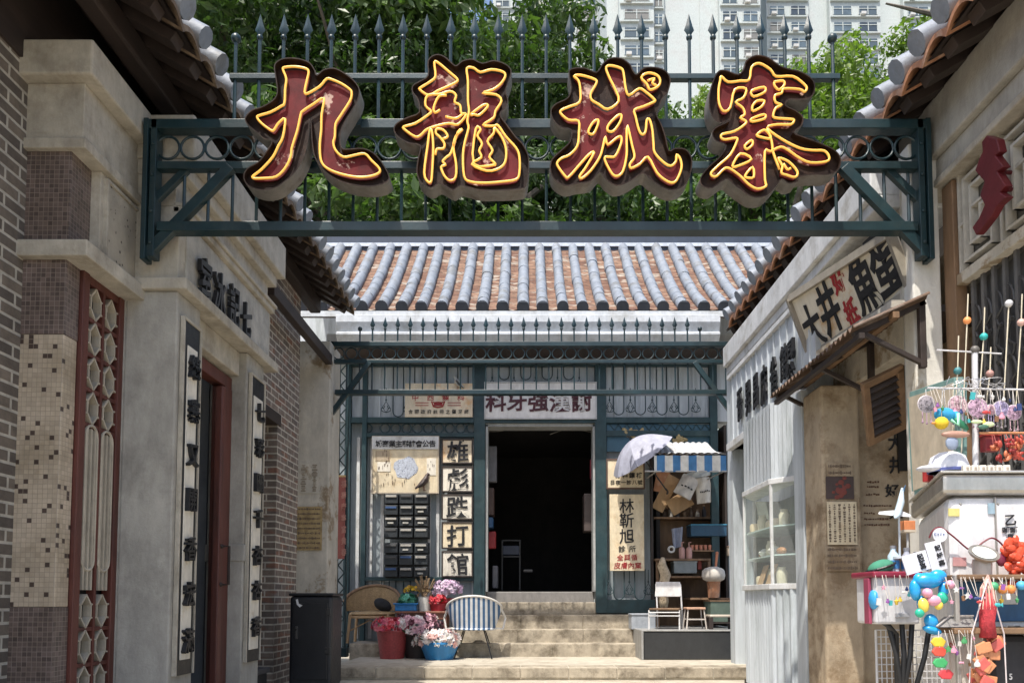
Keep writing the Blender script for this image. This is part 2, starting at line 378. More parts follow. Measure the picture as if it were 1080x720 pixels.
# ================================================================ ground
MB().pts([(-150, -20, 0), (150, -20, 0), (150, 400, 0), (-150, 400, 0)], [(0, 1, 2, 3)]).build('ground', M['paving'], kind='structure')
PZ = .135; YP = 8.4
pl = MB(); pl.box(XX(347, YP), XX(800, YP), YP, 11.6, 0, PZ)
pl.build('platform', M['paving'], bev=.012, kind='structure')
kb = MB()
for i in range(9):
    a = XX(347, YP) + .006 + i * .53
    kb.box(a, min(a + .524, XX(800, YP)), YP - .012, YP + .30, .02, PZ + .004)
kb.build('kerb', M['step'], bev=.01, kind='structure')
# ================================================================ rear hall
YF = 10.65
fx = lambda u, v=550: P(u, v, YF).x
fz = lambda v: ZZ(v, YF)
hall = T('hall', 'pale tile-roofed hall with a dark doorway at the end of the alley', 'building', (0, YF, 0))
xl, xr = fx(340), fx(800)
w = MB()
w.box(xl, fx(512), YF + .10, YF + .22, PZ, fz(443))
w.build('wall', M['greyboard'], hall)
w = MB(); w.box(fx(628), fx(690), YF + .10, YF + .22, PZ, fz(443)); w.build('wall', M['greyboard'], hall)
w = MB(); w.box(xl, xr, YF + .08, YF + .22, fz(443), fz(350)); w.build('upper_wall', M['palewall'], hall)
bt = MB()
for u in range(384, 760, 14):
    if not 508 < u < 514 and not 626 < u < 634: bt.box(fx(u) - .012, fx(u) + .012, YF + .055, YF + .081, fz(440), fz(384))
bt.build('batten', M['palewall'], hall)
bt = MB()
for u in (376, 390, 402, 452, 461, 499): bt.box(fx(u) - .022, fx(u) + .022, YF + .07, YF + .101, PZ + .2, fz(460))
bt.build('cover_strip', M['white'], hall)
# cornice, soffit with the shade under the cornice put into its dark colour
cz0, cz1 = ZZ(362, 10.0), ZZ(334, 10.0)
xa, xb = XX(352, 10), XX(762, 10)
c = MB(); c.prism([(xa, 10.02, cz0), (xa, 9.93, cz0 + .10), (xa, 9.93, cz0 + .13), (xa, 9.97, cz0 + .15), (xa, 9.91, cz1 - .10), (xa, 9.91, cz1), (xa, 10.75, cz1), (xa, 10.75, cz0)], (xb - xa, 0, 0))
c.build('cornice', M['cornice'], hall, bev=.008)
c = MB(); c.box(xa - .5, xb + .5, 10.14, YF + .2, cz0 - .02, cz0 + .05); c.build('soffit', M['darkwood'], hall)
# roof
YE, YR = 9.93, 12.05
ze, zr = ZZ(326, YE), ZZ(263, YR)
prof = lambda t: Vector((0, YE + (YR - YE) * t, ze + (zr - ze) * t - .13 * sin(pi * t) * (1 - .4 * t)))
pitch = 21.7 * YE / 800
x_c = XX(551, YE, 300)
N1, N2 = -12, 15
rf = MB(); x0, x1 = x_c + (N1 - .6) * pitch, x_c + (N2 + .6) * pitch
rf.grid(lambda a, b: prof(b) + Vector((x0 + (x1 - x0) * a, 0, -.02 + .03 * abs(sin(pi * (a * (x1 - x0) / pitch - .1))))), 100, 14)
rf.grid(lambda a, b: prof(b) + Vector((x0 + (x1 - x0) * a, 0, -.12)), 4, 14)
roof = rf.build('roof', M['pantile'], hall, smooth=True)
e = MB(); e.box(x0, x1, YE - .005, YE + .05, ze - .10, ze - .025); e.build('eaves_mortar', M['cornice'], roof)
def tile_row(path, r, L_=.24):
    "a row of lapped tiles: each tile flares a little towards the eave"
    out, rad = [], []; seg = [(b_ - a_).length for a_, b_ in zip(path, path[1:])]; tot = sum(seg); n = max(2, int(tot / L_))
    def at(d):
        for (a_, b_), l in zip(zip(path, path[1:]), seg):
            if d <= l + 1e-9: return a_.lerp(b_, d / l)
            d -= l
        return path[-1]
    for i in range(n):
        j = Vector((random.uniform(-.004, .004), random.uniform(-.003, .003), random.uniform(-.004, .004))); k = random.uniform(.96, 1.04)
        for t_, f in ((.0, 1.0), (.05, 1.02), (.5, 1.0), (.985, .965)): out.append(at(tot * (i + t_) / n) + j); rad.append(r * f * k)
    out.append(path[-1]); rad.append(r * .93); return out, rad
rt = [prof(i / 14) for i in range(15)]
for k in range(N1, N2 + 1):
    b = MB(); o = Vector((x_c + k * pitch + random.uniform(-.008, .008), 0, .035)); r0 = random.uniform(.075, .082)
    b.tube(*tile_row([p + o for p in rt], r0), 12)
    t = b.build('roll_tile_row', M['rolltile'], roof, smooth=True)
    d = MB(); d.lathe([(0.001, 0), (r0 + .004, 0), (r0 + .004, .02), (.001, .022)], rt[0] + o + Vector((0, .006, 0)), 14, Matrix.Rotation(pi / 2 + .35, 3, 'X'))
    d.build('tile_end_cap', M['capdark'], roof, smooth=True)
rd = MB(); rd.box(x0, x1, YR - .02, YR + .35, zr - .05, ZZ(243, YR)); rg = rd.build('ridge', C(.03, .045, .075), hall)
rd = MB(); rd.box(x0, x1, YR - .05, YR + .01, ZZ(261, YR), ZZ(257.5, YR)); rd.build('ridge_flashing', C(.55, .6, .68), hall)
rd = MB(); rd.box(xl - 1, xr + 1, YR + .02, YR + .3, fz(446) + .32, zr); rd.build('rear_wall', M['palewall'], hall)
# doorway: dark room
dx0, dx1 = fx(512), fx(628)
zs = ZZ(623.6, 10.95)
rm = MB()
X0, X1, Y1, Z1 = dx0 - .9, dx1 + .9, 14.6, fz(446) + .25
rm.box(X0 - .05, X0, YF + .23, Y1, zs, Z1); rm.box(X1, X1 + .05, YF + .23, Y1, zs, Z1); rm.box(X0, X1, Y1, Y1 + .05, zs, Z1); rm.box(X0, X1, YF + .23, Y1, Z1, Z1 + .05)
rm.build('room_lining', M['unlit_black'], hall)
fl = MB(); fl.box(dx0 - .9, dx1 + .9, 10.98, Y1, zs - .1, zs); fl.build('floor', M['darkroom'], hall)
j = MB(); j.box(dx0, dx0 + .03, YF + .02, YF + .30, zs, fz(447)); j.box(dx1 - .03, dx1, YF + .02, YF + .30, zs, fz(447)); j.box(dx0, dx1, YF + .02, YF + .30, fz(449), fz(446))
j.build('door_frame', C(.40, .41, .40), hall)
# steps
def step(y, z, u0, u1, y1):
    s = MB(); a, b = XX(u0, y), XX(u1, y); n = 3
    for i in range(n):
        s.box(a + (b - a) * i / n + .004, a + (b - a) * (i + 1) / n - .004, y, y1, PZ - .1, z)
    s.box(a + .01, b - .01, y + .01, y1 - .01, PZ - .1, z - .004)
    return s.build('stone_step', M['step'], hall, bev=.014)
z1, z2, z3, z4 = ZZ(678, 10), ZZ(663, 10.2), ZZ(648, 10.4), ZZ(634.7, 10.7)
step(10.0, z1, 369, 690, 10.66); step(10.2, z2, 478, 684, 10.66); step(10.4, z3, 484, 680, 10.9)
s = MB(); s.box(dx0 - .01, dx1 + .01, 10.7, 11.0, z3, z4); s.build('stone_step', M['step'], hall, bev=.012)
s = MB(); s.box(dx0, dx1, 10.92, 11.2, z3, zs); s.build('door_sill', C(.22, .21, .2), hall, bev=.01)
# iron screen of the shop front (part of the hall)
sc = MB()
for u0, u1 in ((363, 369), (381, 386), (499.5, 511.5), (628, 640), (750, 758)):
    v = 646 if u0 > 600 else 690
    sc.box(fx(u0), fx(u1), YF - .03, YF + .055, fz(v), fz(382))
screen = sc.build('iron_screen', M['iron2'], hall, bev=.004)
for (u0, u1, v0, v1) in ((363, 757, 440, 446), (381, 500, 456.5, 461), (640, 757, 454, 460), (363, 757, 382, 386), (381, 500, 608, 612), (640, 690, 632, 646)):
    b = MB(); b.box(fx(u0), fx(u1), YF - .02, YF + .052, fz(v1), fz(v0)); b.build('rail', M['iron2'], screen, bev=.003)
def ring(name, c, r, t, par, m, n=20, axis='Y'):
    b = MB(); b.tube([Vector(c) + (Vector((cos(2 * pi * k / n), 0, sin(2 * pi * k / n))) if axis == 'Y' else Vector((0, cos(2 * pi * k / n), sin(2 * pi * k / n)))) * r for k in range(n)], t, 5, True)
    return b.build(name, m, par, smooth='all')
for k in range(9): ring('ring', (fx(406 + 11.4 * k, 451), YF + .01, fz(451.3)), .066, .009, screen, M['iron2'])
ring('ring', (fx(388, 451), YF + .01, fz(451.3)), .06, .009, screen, M['iron2'])
def hairpin(u, w, v0, v1):
    "a bar that runs down, round and up again"
    a, c = fx(u), fx(u + w); r = (c - a) / 2; z0 = fz(v1) + r; b = MB()
    b.tube([(a, YF + .01, fz(v0))] + [((a + c) / 2 + r * cos(pi + pi * k / 8), YF + .01, z0 + r * sin(pi + pi * k / 8)) for k in range(9)] + [(c, YF + .01, fz(v0))], .008, 5)
    b.build('hairpin_bar', M['iron2'], screen, smooth='all')
def fleuron(u, v, s=1):
    c = Vector((fx(u, v), YF + .01, fz(v))); b = MB(); q = .055 * s
    b.tube([c + Vector((x * q, 0, z * q)) for x, z in ((0, 1.5), (.9, 0), (0, -1.4), (-.9, 0))], .007, 5, True)
    for sx in (-1, 1): b.tube([c + Vector((sx * x * q, 0, z * q)) for x, z in ((0, -1.4), (1.1, -1.0), (1.2, -.3), (.5, -.2), (.3, .4))], .006, 5)
    b.ball(c + Vector((0, 0, q * 1.9)), .014, 6); b.tube([c + Vector((0, 0, q * 1.5)), c + Vector((0, 0, q * 5))], .006, 5)
    b.build('fleuron', M['iron2'], screen)
for u in (413, 436, 459, 482): hairpin(u, 11, 386, 439)
for u in (407, 430, 453, 476, 494): fleuron(u, 429)
for u in (526, 549, 572, 595): hairpin(u, 11, 386, 400)
for u in (519, 542, 565, 588, 611): fleuron(u, 404, .8)
for u in (648, 671, 694, 717): hairpin(u, 11, 386, 437)
for u in (643, 665, 688, 711, 734): fleuron(u, 429)
for u in (647, 669): hairpin(u, 11, 600, 632)
for u in (642, 664, 684): fleuron(u, 621)
for u in (403, 418, 433, 448): hairpin(u, 8, 612, 640)
for k in range(12):
    u = 644 + 9.2 * k
    b = MB(); b.tube([(fx(u + d), YF + .01, fz(vv)) for d, vv in ((0, 447), (4.6, 453), (9.2, 447))], .008, 5); b.build('zigzag_bar', M['iron2'], screen)
# ================================================================ gates
def gate(Y, u0, u1, vb, vr, vl, vt, vm, us, ue, du, label, bt_v, ring_du, s=1.0):
    x0, x1 = XX(u0, Y, vr), XX(u1, Y, vr); zb, zr_, zl, zt = ZZ(vb, Y), ZZ(vr, Y), ZZ(vl, Y), ZZ(vt, Y)
    g = T('entrance_gate', label, 'gate', ((x0 + x1) / 2, Y, ZZ(bt_v, Y)))
    I = M['iron']; h = .033 * s
    def bar(name, a, b, w_, d): k = MB(); k.bar(a, b, w_, d, (0, 1, 0)); return k.build(name, I, g, bev=.003)
    def hb(name, xa, xb, z, hh, d, m=I):
        k = MB(); k.box(xa, xb, Y - d / 2, Y + d / 2, z - hh / 2, z + hh / 2); return k.build(name, m, g, bev=.004)
    t = hb('top_beam', x0, x1, zb, .062 * s, .09); hb('ring_rail', x0 + .06, x1 - .06, zr_, .05 * s, .06); l = hb('lower_beam', x0 + .1, x1 - .1, zl, .062 * s, .09)
    pw = .085 * s
    for x, sg in ((x0, 1), (x1, -1)):
        zlo = ZZ(bt_v, Y)
        k = MB(); k.box(x, x + sg * pw * .38, Y - .05, Y + .05, zlo, zb + .035); k.box(x + sg * pw * .55, x + sg * pw, Y - .045, Y + .045, zlo + .02, zb + .03); k.box(x + sg * pw * .3, x + sg * pw * .6, Y - .01, Y + .01, zlo + .02, zb)
        po = k.build('post', I, g, bev=.003)
        for zz in (.12, .35, .62, .85):
            b = MB(); b.ball((x + sg * pw * .75, Y - .05, zlo + (zb - zlo) * zz), .012, 8, None, (1, .6, 1)); b.build('bolt', I, po)
        bar('brace', (x + sg * .02, Y - .012, zlo + .03), (x + sg * .56 * s, Y - .012, zr_ - .01), .065 * s, .05)
        if s > .95: bar('brace', (x + sg * .06, Y + .014, zr_ - .22), (x + sg * .26, Y + .014, zr_ - .01), .045, .04)
    n = int((u1 - u0) / ring_du); rr = .076 * s
    for k in range(n):
        x = x0 + .14 * s + (x1 - x0 - .28 * s) * k / (n - 1)
        ring('ring', (x, Y, (zb + zr_) / 2 - .004), rr, .009 * s, g, I)
    proto = None
    N_ = round((ue - us) / du)
    for k in range(-4, N_ + 5):
        u = us + du * k; x = XX(u, Y, vr)
        if not x0 + .1 < x < x1 - .1: continue
        inside = 0 <= k <= N_
        b = MB(); b.tube([(x, Y + .015, zl + .02), (x, Y + .015, zr_ - .02)], .0105 * s, 6); b.build('baluster', I, g, smooth=True)
        if not inside: continue
        end = k in (0, N_)
        zk = zt - .165 * s if not end else zt - .20 * s
        b = MB(); b.tube([(x, Y + .015, zb), (x, Y + .015, zk + .02)], .0115 * s, 6); bb = b.build('upright', I, g, smooth=True)
        b = MB()
        if end: b.ball((x, Y + .015, zk + .03), .032 * s, 12)
        else:
            b.ball((x, Y + .015, zk), .021 * s, 10)
            b.lathe([(.012 * s, .012), (.020 * s, .03 * s), (.034 * s, .05 * s), (.022 * s, .085 * s), (.0005, .165 * s)], (x, Y + .015, zk), 4, Matrix.Rotation(0, 3, 'Z') @ Matrix.Diagonal(Vector((1, .55, 1))).to_3x3())
        b.build('finial', I, bb, smooth=True)
    if vm:
        zm = ZZ(vm, Y); k = MB(); k.box(XX(us - 3, Y, vm), XX(ue + 4, Y, vm), Y - .005, Y + .04, zm - .018, zm + .018); k.build('spike_rail', I, g, bev=.003)
    return g
YG = 4.8
gate(YG, 154, 979, 134.5, 176.5, 241.5, 13, 80.5, 245, 882, 25.48, 'large green iron gate arch in front, carrying the neon characters', 276, 26.5)
gate(9.2, 346, 776, 363.5, 381.5, 414, 333.5, None, 379, 739, 13.33, 'smaller green iron gate arch in front of the rear hall', 443, 13.6, .92)
# ================================================================ left shop
WL = M['plaster']; ST = M['stone']
cafe = T('shop_building', 'pale left shop front with stone ledges, mosaic pillar and grey brick wall', 'building', (-2.6, 6, 0))
def part(name, m, par, *boxes, bev=.006):
    b = MB()
    for q in boxes: b.box(*q)
    return b.build(name, m, par, bev=bev)
zy = lambda v: ZZ(v, 4.3)
part('brick_wall', M['brick'], cafe, (-3.3, -2.92, 1.0, 4.42, 0, 5.6), bev=0)
pil = part('mosaic_pillar', M['mosaic_b'], cafe, (-3.0, -2.67, 4.30, 4.43, zy(640), zy(352)))
part('mosaic_band', M['mosaic_p'], pil, (-3.0, -2.667, 4.297, 4.43, 0, zy(640)), bev=.002)
part('mosaic_band', M['mosaic_p'], pil, (-3.0, -2.667, 4.297, 4.43, zy(352), zy(274)), bev=.002)
part('mosaic_band', M['mosaic_p'], pil, (-3.0, -2.66, 4.297, 4.6, zy(257), zy(160)), bev=.002)
zl0, zl1 = zy(274), zy(257)
part('ledge', ST, cafe, (-3.0, -2.52, 4.24, 4.98, zl0, zl1))
part('ledge', ST, cafe, (-2.98, -2.56, 4.26, 4.98, zy(160), zy(149)))
part('frieze_block', ST, cafe, (-2.95, -2.585, 4.28, 4.95, zy(149), zy(90)))
part('cap_stone', ST, cafe, (-3.0, -2.50, 4.2, 4.98, zy(90), zy(54)), bev=.012)
pan = part('entablature', ST, cafe, (-2.95, -2.60, 4.5, 4.95, zl1, zy(160)))
part('pebble_panel', M['chips'], pan, (-2.7, -2.588, 4.555, 4.905, zl1 + .045, zy(160) - .045), bev=.003)
part('moulding', ST, pan, (-2.7, -2.575, 4.535, 4.555, zl1 + .025, zy(160) - .025), (-2.7, -2.575, 4.905, 4.925, zl1 + .025, zy(160) - .025), (-2.7, -2.575, 4.555, 4.905, zl1 + .025, zl1 + .045), (-2.7, -2.575, 4.555, 4.905, zy(160) - .045, zy(160) - .025), bev=.003)
# pillars and the sign entablature
XF = -2.30
lz = PX(285, 393, XF).z; lzt = lz + .08; mz = PX(285, 325, XF).z; cz = PX(291, 280, -2.2).z; ct = cz + .30
y_end = PX(285, 360, XF).y
part('pillar', WL, cafe, (-2.64, XF, 4.9, 5.25, 0, lz), bev=.01)
part('pillar', WL, cafe, (-2.60, XF, 6.15, 6.55, 0, lz), bev=.01)
part('pillar_band', WL, cafe, (-2.61, XF + .012, 6.14, 6.56, 1.19, 1.33), bev=.008)
part('ledge', ST, cafe, (-2.9, XF + .07, 4.86, y_end + .03, lz, lzt), bev=.01)
ent = part('entablature', ST, cafe, (-2.9, XF - .004, 4.9, y_end, lzt, mz), (-2.9, XF - .03, 4.9, y_end, mz, cz))
part('roughcast_panel', M['roughcast'], ent, (XF - .05, XF + .004, 5.0, y_end - .05, lzt + .03, mz - .06), bev=.003)
part('moulding', ST, ent, (XF - .05, XF + .035, 4.9, y_end + .01, mz - .045, mz), (XF - .05, XF + .055, 4.9, y_end + .02, mz, mz + .03), bev=.008)
part('cap_stone', ST, cafe, (-2.9, XF + .09, 4.88, y_end + .12, cz, ct), bev=.012)
part('cap_course', ST, cafe, (-2.9, XF + .03, 4.89, y_end + .06, cz - .10, cz), bev=.01)
# red lattice window between the pillars
lat = part('lattice_window', M['redwood'], cafe, (-2.71, -2.645, 4.435, 4.50, .1, zl0), (-2.71, -2.645, 4.84, 4.895, .1, zl0), (-2.71, -2.655, 4.50, 4.84, zl0 - .05, zl0), bev=.004)
part('recess_wall', M['dim'], cafe, (-2.98, -2.76, 4.43, 4.9, 0, zl0), bev=0)
fr = MB(); cm = MB(); zz = zl0 - .05; ya, yb = 4.50, 4.84; ym = (ya + yb) / 2
def cell(z0, z1):
    fr.box(-2.70, -2.657, ya, yb, z0 - .012, z0 + .012)
    for a, b in ((ya, ym), (ym, yb)):
        c = Vector((-2.678, (a + b) / 2, (z0 + z1) / 2)); hw, hh = (b - a) / 2, (z1 - z0) / 2
        pts = [c + Vector((0, x * hw, z * hh)) for x, z in ((0, .92), (.62, .35), (.62, -.35), (0, -.92), (-.62, -.35), (-.62, .35))]
        for i in range(6): cm.bar(pts[i], pts[(i + 1) % 6], .012, .05, (1, 0, 0))
        for i, s_ in ((1, 1), (2, 1), (4, -1), (5, -1)): cm.bar(pts[i], c + Vector((0, s_ * hw * .98, (.5 if i in (1, 5) else -.5) * hh * .8)), .010, .045, (1, 0, 0))
for i in range(4): cell(zz - .215, zz); zz -= .215
for a, b in ((ya, ym), (ym, yb)):
    for f in (.25, .5, .75):
        y = a + (b - a) * f; cm.bar((-2.678, y, zz - .02), (-2.678, y, zz - 1.0), .016, .05, (1, 0, 0))
    c = (a + b) / 2; q = (b - a) * .36
    for z0, sg in ((zz - .06, -1), (zz - .82, 1)):
        cm.tube([(-2.656, c + q * cos(pi * k / 8), z0 + sg * -q * sin(pi * k / 8)) for k in range(9)], .009, 5)
    for sg in (-1, 1): cm.tube([(-2.656, c + sg * q, zz - .06), (-2.656, c + sg * q, zz - .82)], .009, 5)
zz -= 1.02
while zz > .15: cell(zz - .215, zz); zz -= .215
fr.box(-2.70, -2.653, ym - .012, ym + .012, .1, zl0 - .05)
fr.build('lattice_frame', M['redwood'], lat); cm.build('lattice_tracery', C(.44, .39, .31), lat)
part('lattice_backing', M['unlit_black'], lat, (-2.75, -2.73, 4.44, 4.9, .1, zl0), bev=0)
part('recess_return', WL, cafe, (-2.98, -2.638, 4.8955, 4.93, 0, zl0), bev=0)
# doorway
dr = part('doorway', M['redwood'], cafe, (-2.52, -2.415, 6.0, 6.148, 0, lz - .32), (-2.52, -2.42, 5.26, 6.148, lz - .32, lz - .22), bev=.006)
part('door_post', M['redwood'], dr, (-2.465, -2.40, 5.92, 5.998, 0, lz - .34), bev=.012)
part('door_lintel', ST, dr, (-2.55, -2.36, 5.25, 6.15, lz - .2, lz - .001), bev=.01)
h_ = MB(); a = Vector((-2.395, 5.95, 1.30)); h_.tube([a, a + Vector((.06, 0, .0)), a + Vector((.06, 0, -.30)), a + Vector((0, 0, -.30))], .011, 7); h_.ball(a, .018, 8); h_.ball(a - Vector((0, 0, .3)), .018, 8); h_.build('door_handle', M['darkwood'], dr)
part('inner_wall', M['dim'], cafe, (-3.1, -2.98, 5.0, 6.5, 0, lz), (-2.98, -2.62, 6.18, 6.5, 0, lz), bev=0)
part('inner_box', C(.5, .48, .43), cafe, (-2.95, -2.75, 5.3, 5.98, lz - .55, lz - .30))
part('inner_floor', M['unlit_black'], cafe, (-3.0, -2.45, 5.25, 6.15, 0, .02), bev=0)
# brick wall with an opening
bx0, bx1 = -2.9, -2.56; zt_ = 4.4
oz = ZZ(430, 7.3)
part('brick_wall', M['brickred'], cafe, (bx0, bx1, 6.56, 6.95, 0, zt_), (bx0, bx1, 6.95, 7.72, oz, zt_), (bx0, bx1, 7.72, 8.44, 0, zt_), bev=0)
part('lintel', M['darkwood'], cafe, (bx0 + .05, bx1 + .012, 6.88, 7.80, oz - .07, oz + .05), bev=.004)
part('window_recess', M['darkroom'], cafe, (bx0 - .1, bx0, 6.8, 7.9, 0, oz), bev=0)
part('end_pier', M['cream'], cafe, (-2.95, XX(345, 9.0), 9.0, 9.5, 0, 4.0), bev=.012)
part('gutter_beam', M['darkwood'], cafe, (-2.42, -2.34, 6.9, 9.0, ZZ(330, 7.5) - .06, ZZ(330, 7.5) + .06))
part('rear_return', M['cream'], cafe, (-3.2, -2.75, 8.44, 9.1, 0, 4.0), bev=0)
# ---- side roofs
def side_roof(par, sg, xe, ze, y0, y1, rise, run, m_edge, cap):
    "a tiled slope whose eave runs along the alley at x = xe; sg = -1 rises to the left"
    up = lambda t, dz=0: Vector((xe + sg * run * t, 0, ze + rise * t + dz))
    b = MB()
    b.pts([(xe + sg * .02, y0, ze - .09), (xe + sg * .02, y1, ze - .09), (xe + sg * run, y1, ze + rise - .09), (xe + sg * run, y0, ze + rise - .09)], [(0, 1, 2, 3)])
    b.pts([(xe + sg * .02, y0, ze - .07), (xe + sg * .02, y1, ze - .07), (xe + sg * run, y1, ze + rise - .07), (xe + sg * run, y0, ze + rise - .07)], [(0, 1, 2, 3)])
    rf = b.build('roof', M['darkwood'], par)
    b = MB(); pt = .255; n = int((y1 - y0) / pt); K = n * 8
    fn = lambda a, t: up(t) + Vector((0, y0 + n * pt * a, -.035 + .055 * abs(sin(pi * a * n)) - .03))
    b.grid(fn, K, 3); b.grid(lambda a, t: fn(a, t) + Vector((0, 0, -.05 + .02 * abs(sin(pi * a * n)))), K, 3)
    for i in range(K):
        p, q = fn(i / K, 0), fn((i + 1) / K, 0)
        l = lambda a: Vector((0, 0, -.05 + .02 * abs(sin(pi * a * n))))
        b.pts([p, q, q + l((i + 1) / K), p + l(i / K)], [(0, 1, 2, 3)])
    b.build('pan_tile_course', m_edge, rf, smooth=True)
    for k in range(n + 1):
        y = y0 + k * pt; r = random.uniform(.070, .078); o = Vector((0, y, .045))
        b = MB(); b.tube(*tile_row([up(0) + o - Vector((sg * .03, 0, 0)), up(.5) + o, up(1) + o], r), 10); b.build('roll_tile_row', M['rolltile'], rf, smooth=True)
    y = y0 + .1
    while y < y1:
        b = MB(); b.bar(up(.03, -.15) + Vector((0, y, 0)), up(1, -.15) + Vector((0, y, 0)), .07, .11, (0, 1, 0)); b.build('rafter', M['darkwood'], rf, bev=.004); y += .255
    b = MB(); b.bar(up(.17, -.30) + Vector((0, y0, 0)), up(.17, -.30) + Vector((0, y1 - .1, 0)), .13, .17); b.build('purlin', M['darkwood'], rf, bev=.02)
    return rf
el = P(374, 323, 9.0); er = P(761, 346, 9.0)
side_roof(cafe, -1, el.x, el.z, 1.6, 9.0, 1.5, 2.6, mat('mossy_pan_tile', (.16, .11, .07), .8, 0, .35, 9, .4, 40, stain=(.34, .26, .18), sscale=5), 0)
part('eave_wall', M['darkwood'], cafe, (-3.3, -2.9, 1.0, 8.9, 4.0, 5.2), bev=0)
# ================================================================ right shop row
shop = T('shop_building', 'cream and pale blue shop row with terracotta eaves along the right side', 'building', (2.8, 6, 0))
side_roof(shop, 1, er.x, er.z, 1.8, 8.9, 1.5, 2.6, M['terra'], 0)
part('eave_wall', M['darkwood'], shop, (3.3, 3.7, 1.0, 8.9, 3.9, 5.2), bev=0)
# near part: entablature, carved screen, pier
nX = 2.66
et, eb = PX(973, 117, nX).z, PX(990, 157, nX).z
part('entablature', M['plaster'], shop, (nX, 3.2, 2.6, 5.25, eb, et), (nX + .05, 3.2, 2.6, 5.25, eb - .14, eb), bev=.012)
part('moulding', ST, shop, (nX + .03, 3.2, 2.6, 5.2, eb - .19, eb - .14), bev=.01)
pier = part('pier', M['pier_sunlit'], shop, (2.535, 2.72, 4.86, 5.01, 0, eb + .02), (2.535, 2.66, 4.87, 5.01, eb + .02, et - .25), bev=.012)
part('door_jamb', M['wood'], shop, (2.74, 2.82, 4.74, 4.86, 0, eb - .2), bev=.006)
scx = 2.80
zs1, zs0 = eb - .19, PX(1060, 262, scx).z
part('screen_backing', C(.15, .145, .13), shop, (scx + .03, scx + .12, 3.2, 4.74, zs0 - .05, zs1), bev=0)
part('screen_sill', M['cream'], shop, (scx - .05, scx + .02, 3.2, 4.74, zs0 - .05, zs0 + .02), bev=.006)
fret = MB()
def fl(y0, z0, y1, z1):
    j_ = random.uniform(0, .008); fret.box(scx - .03 - j_, scx + .02, min(y0, y1) - .009 - j_ * .2, max(y0, y1) + .009 + j_ * .2, min(z0, z1) - .009, max(z0, z1) + .009)
hz = zs1 - zs0
for k in range(4):
    yb_ = 4.72 - k * .42
    for a, b, c, d in ((0, 0, 0, 1), (.05, .12, .05, .92), (.05, .92, .25, .92), (.05, .12, .32, .12), (.12, .25, .12, .8), (.12, .8, .30, .8), (.12, .25, .22, .25), (.22, .25, .22, .55), (.22, .55, .38, .55), (.30, .8, .30, .66), (.30, .66, .42, .66), (.25, .92, .25, 1), (.32, .12, .32, .4), (.32, .4, .42, .4), (.38, .55, .38, .4), (0, .5, .05, .5), (.12, .6, .22, .6)):
        fl(yb_ - a, zs0 + b * hz, yb_ - c, zs0 + d * hz)
fret.build('fretwork_screen', C(.56, .53, .46), shop)
# dark iron grille below the screen, over a grey board
part('grille_board', C(.10, .10, .10), shop, (scx + .06, scx + .10, 3.2, 4.74, 0, zs0 - .05), bev=0)
for k in range(12):
    y = 4.66 - k * .105; b = MB(); b.bar((scx + .01, y, .3), (scx + .01, y, zs0 - .05), .028, .02, (1, 0, 0)); gb = b.build('grille_bar', C(.16, .155, .15, .5, .3), shop)
    b = MB()
    b.tube([(scx + .0, y - .05 + .035 * cos(q * pi / 5) * (1 if (q // 10) % 2 else -1), .5 + q * .021 + .05 * sin(q * pi / 5)) for q in range(104)], .008, 5)
    b.build('scrollwork', C(.05, .05, .05, .5, .3), gb)
# far part: white entablature band, pale timber wall with writing
fX = 2.36
bt_, bb_ = PX(775, 354, fX).z, PX(778, 370, fX).z
part('entablature', M['white'], shop, (fX, 3.0, 5.05, 8.95, bb_, bt_ + .03), (fX + .04, 3.0, 5.05, 8.95, bb_ - .09, bb_), bev=.01)
part('eave_soffit', M['darkwood'], shop, (fX + .05, 3.1, 5.2, 8.95, bt_ + .03, bt_ + .07), bev=0)
wb = PX(786, 461, 2.40).z
tw = part('timber_wall', M['palewall'], shop, (2.42, 2.6, 6.24, 8.9, wb, bb_ - .09), bev=.004)
b = MB()
for i in range(14): b.box(2.405, 2.42, 6.33 + i * .185, 6.33 + i * .185 + .018, wb + .08, bb_ - .12)
b.build('cover_strip', M['palewall'], tw)
part('moulding', M['white'], shop, (2.37, 2.44, 6.30, 8.9, wb - .02, wb + .06), (2.385, 2.43, 6.3, 8.9, bb_ - .17, bb_ - .12), bev=.006)
part('corner_board', M['palewall'], shop, (2.30, 2.42, 6.26, 6.47, 0, wb - .02), bev=.006)
part('soffit', M['palewall'], shop, (2.44, 3.2, 6.3, 8.9, wb + .0, wb + .03), bev=0)
part('rear_wall', M['palewall'], shop, (2.75, 2.9, 6.3, 8.9, 0, wb), (2.44, 2.9, 8.9, 9.1, 0, bb_), bev=0)
# poster pier and the aged wall under the awning
part('poster_pier', M['brownwall'], shop, (2.30, 2.60, 5.85, 6.23, 0, 2.56), bev=.02)
part('upper_wall', M['cream'], shop, (2.56, 2.72, 5.02, 6.24, 2.56, bb_), bev=.01)
part('aged_wall', M['brownwall'], shop, (2.60, 3.6, 5.98, 6.12, 0, 3.6), bev=0)
part('inner_wall', M['brownwall'], shop, (3.30, 3.4, 4.86, 5.98, 0, 3.6), bev=0)
part('ceiling', M['darkwood'], shop, (2.5, 3.4, 5.22, 5.98, 2.9, 2.95), bev=0)
part('dark_opening', M['unlit_black'], shop, (2.95, 3.2, 5.955, 5.975, 1.9, 2.75), bev=0)
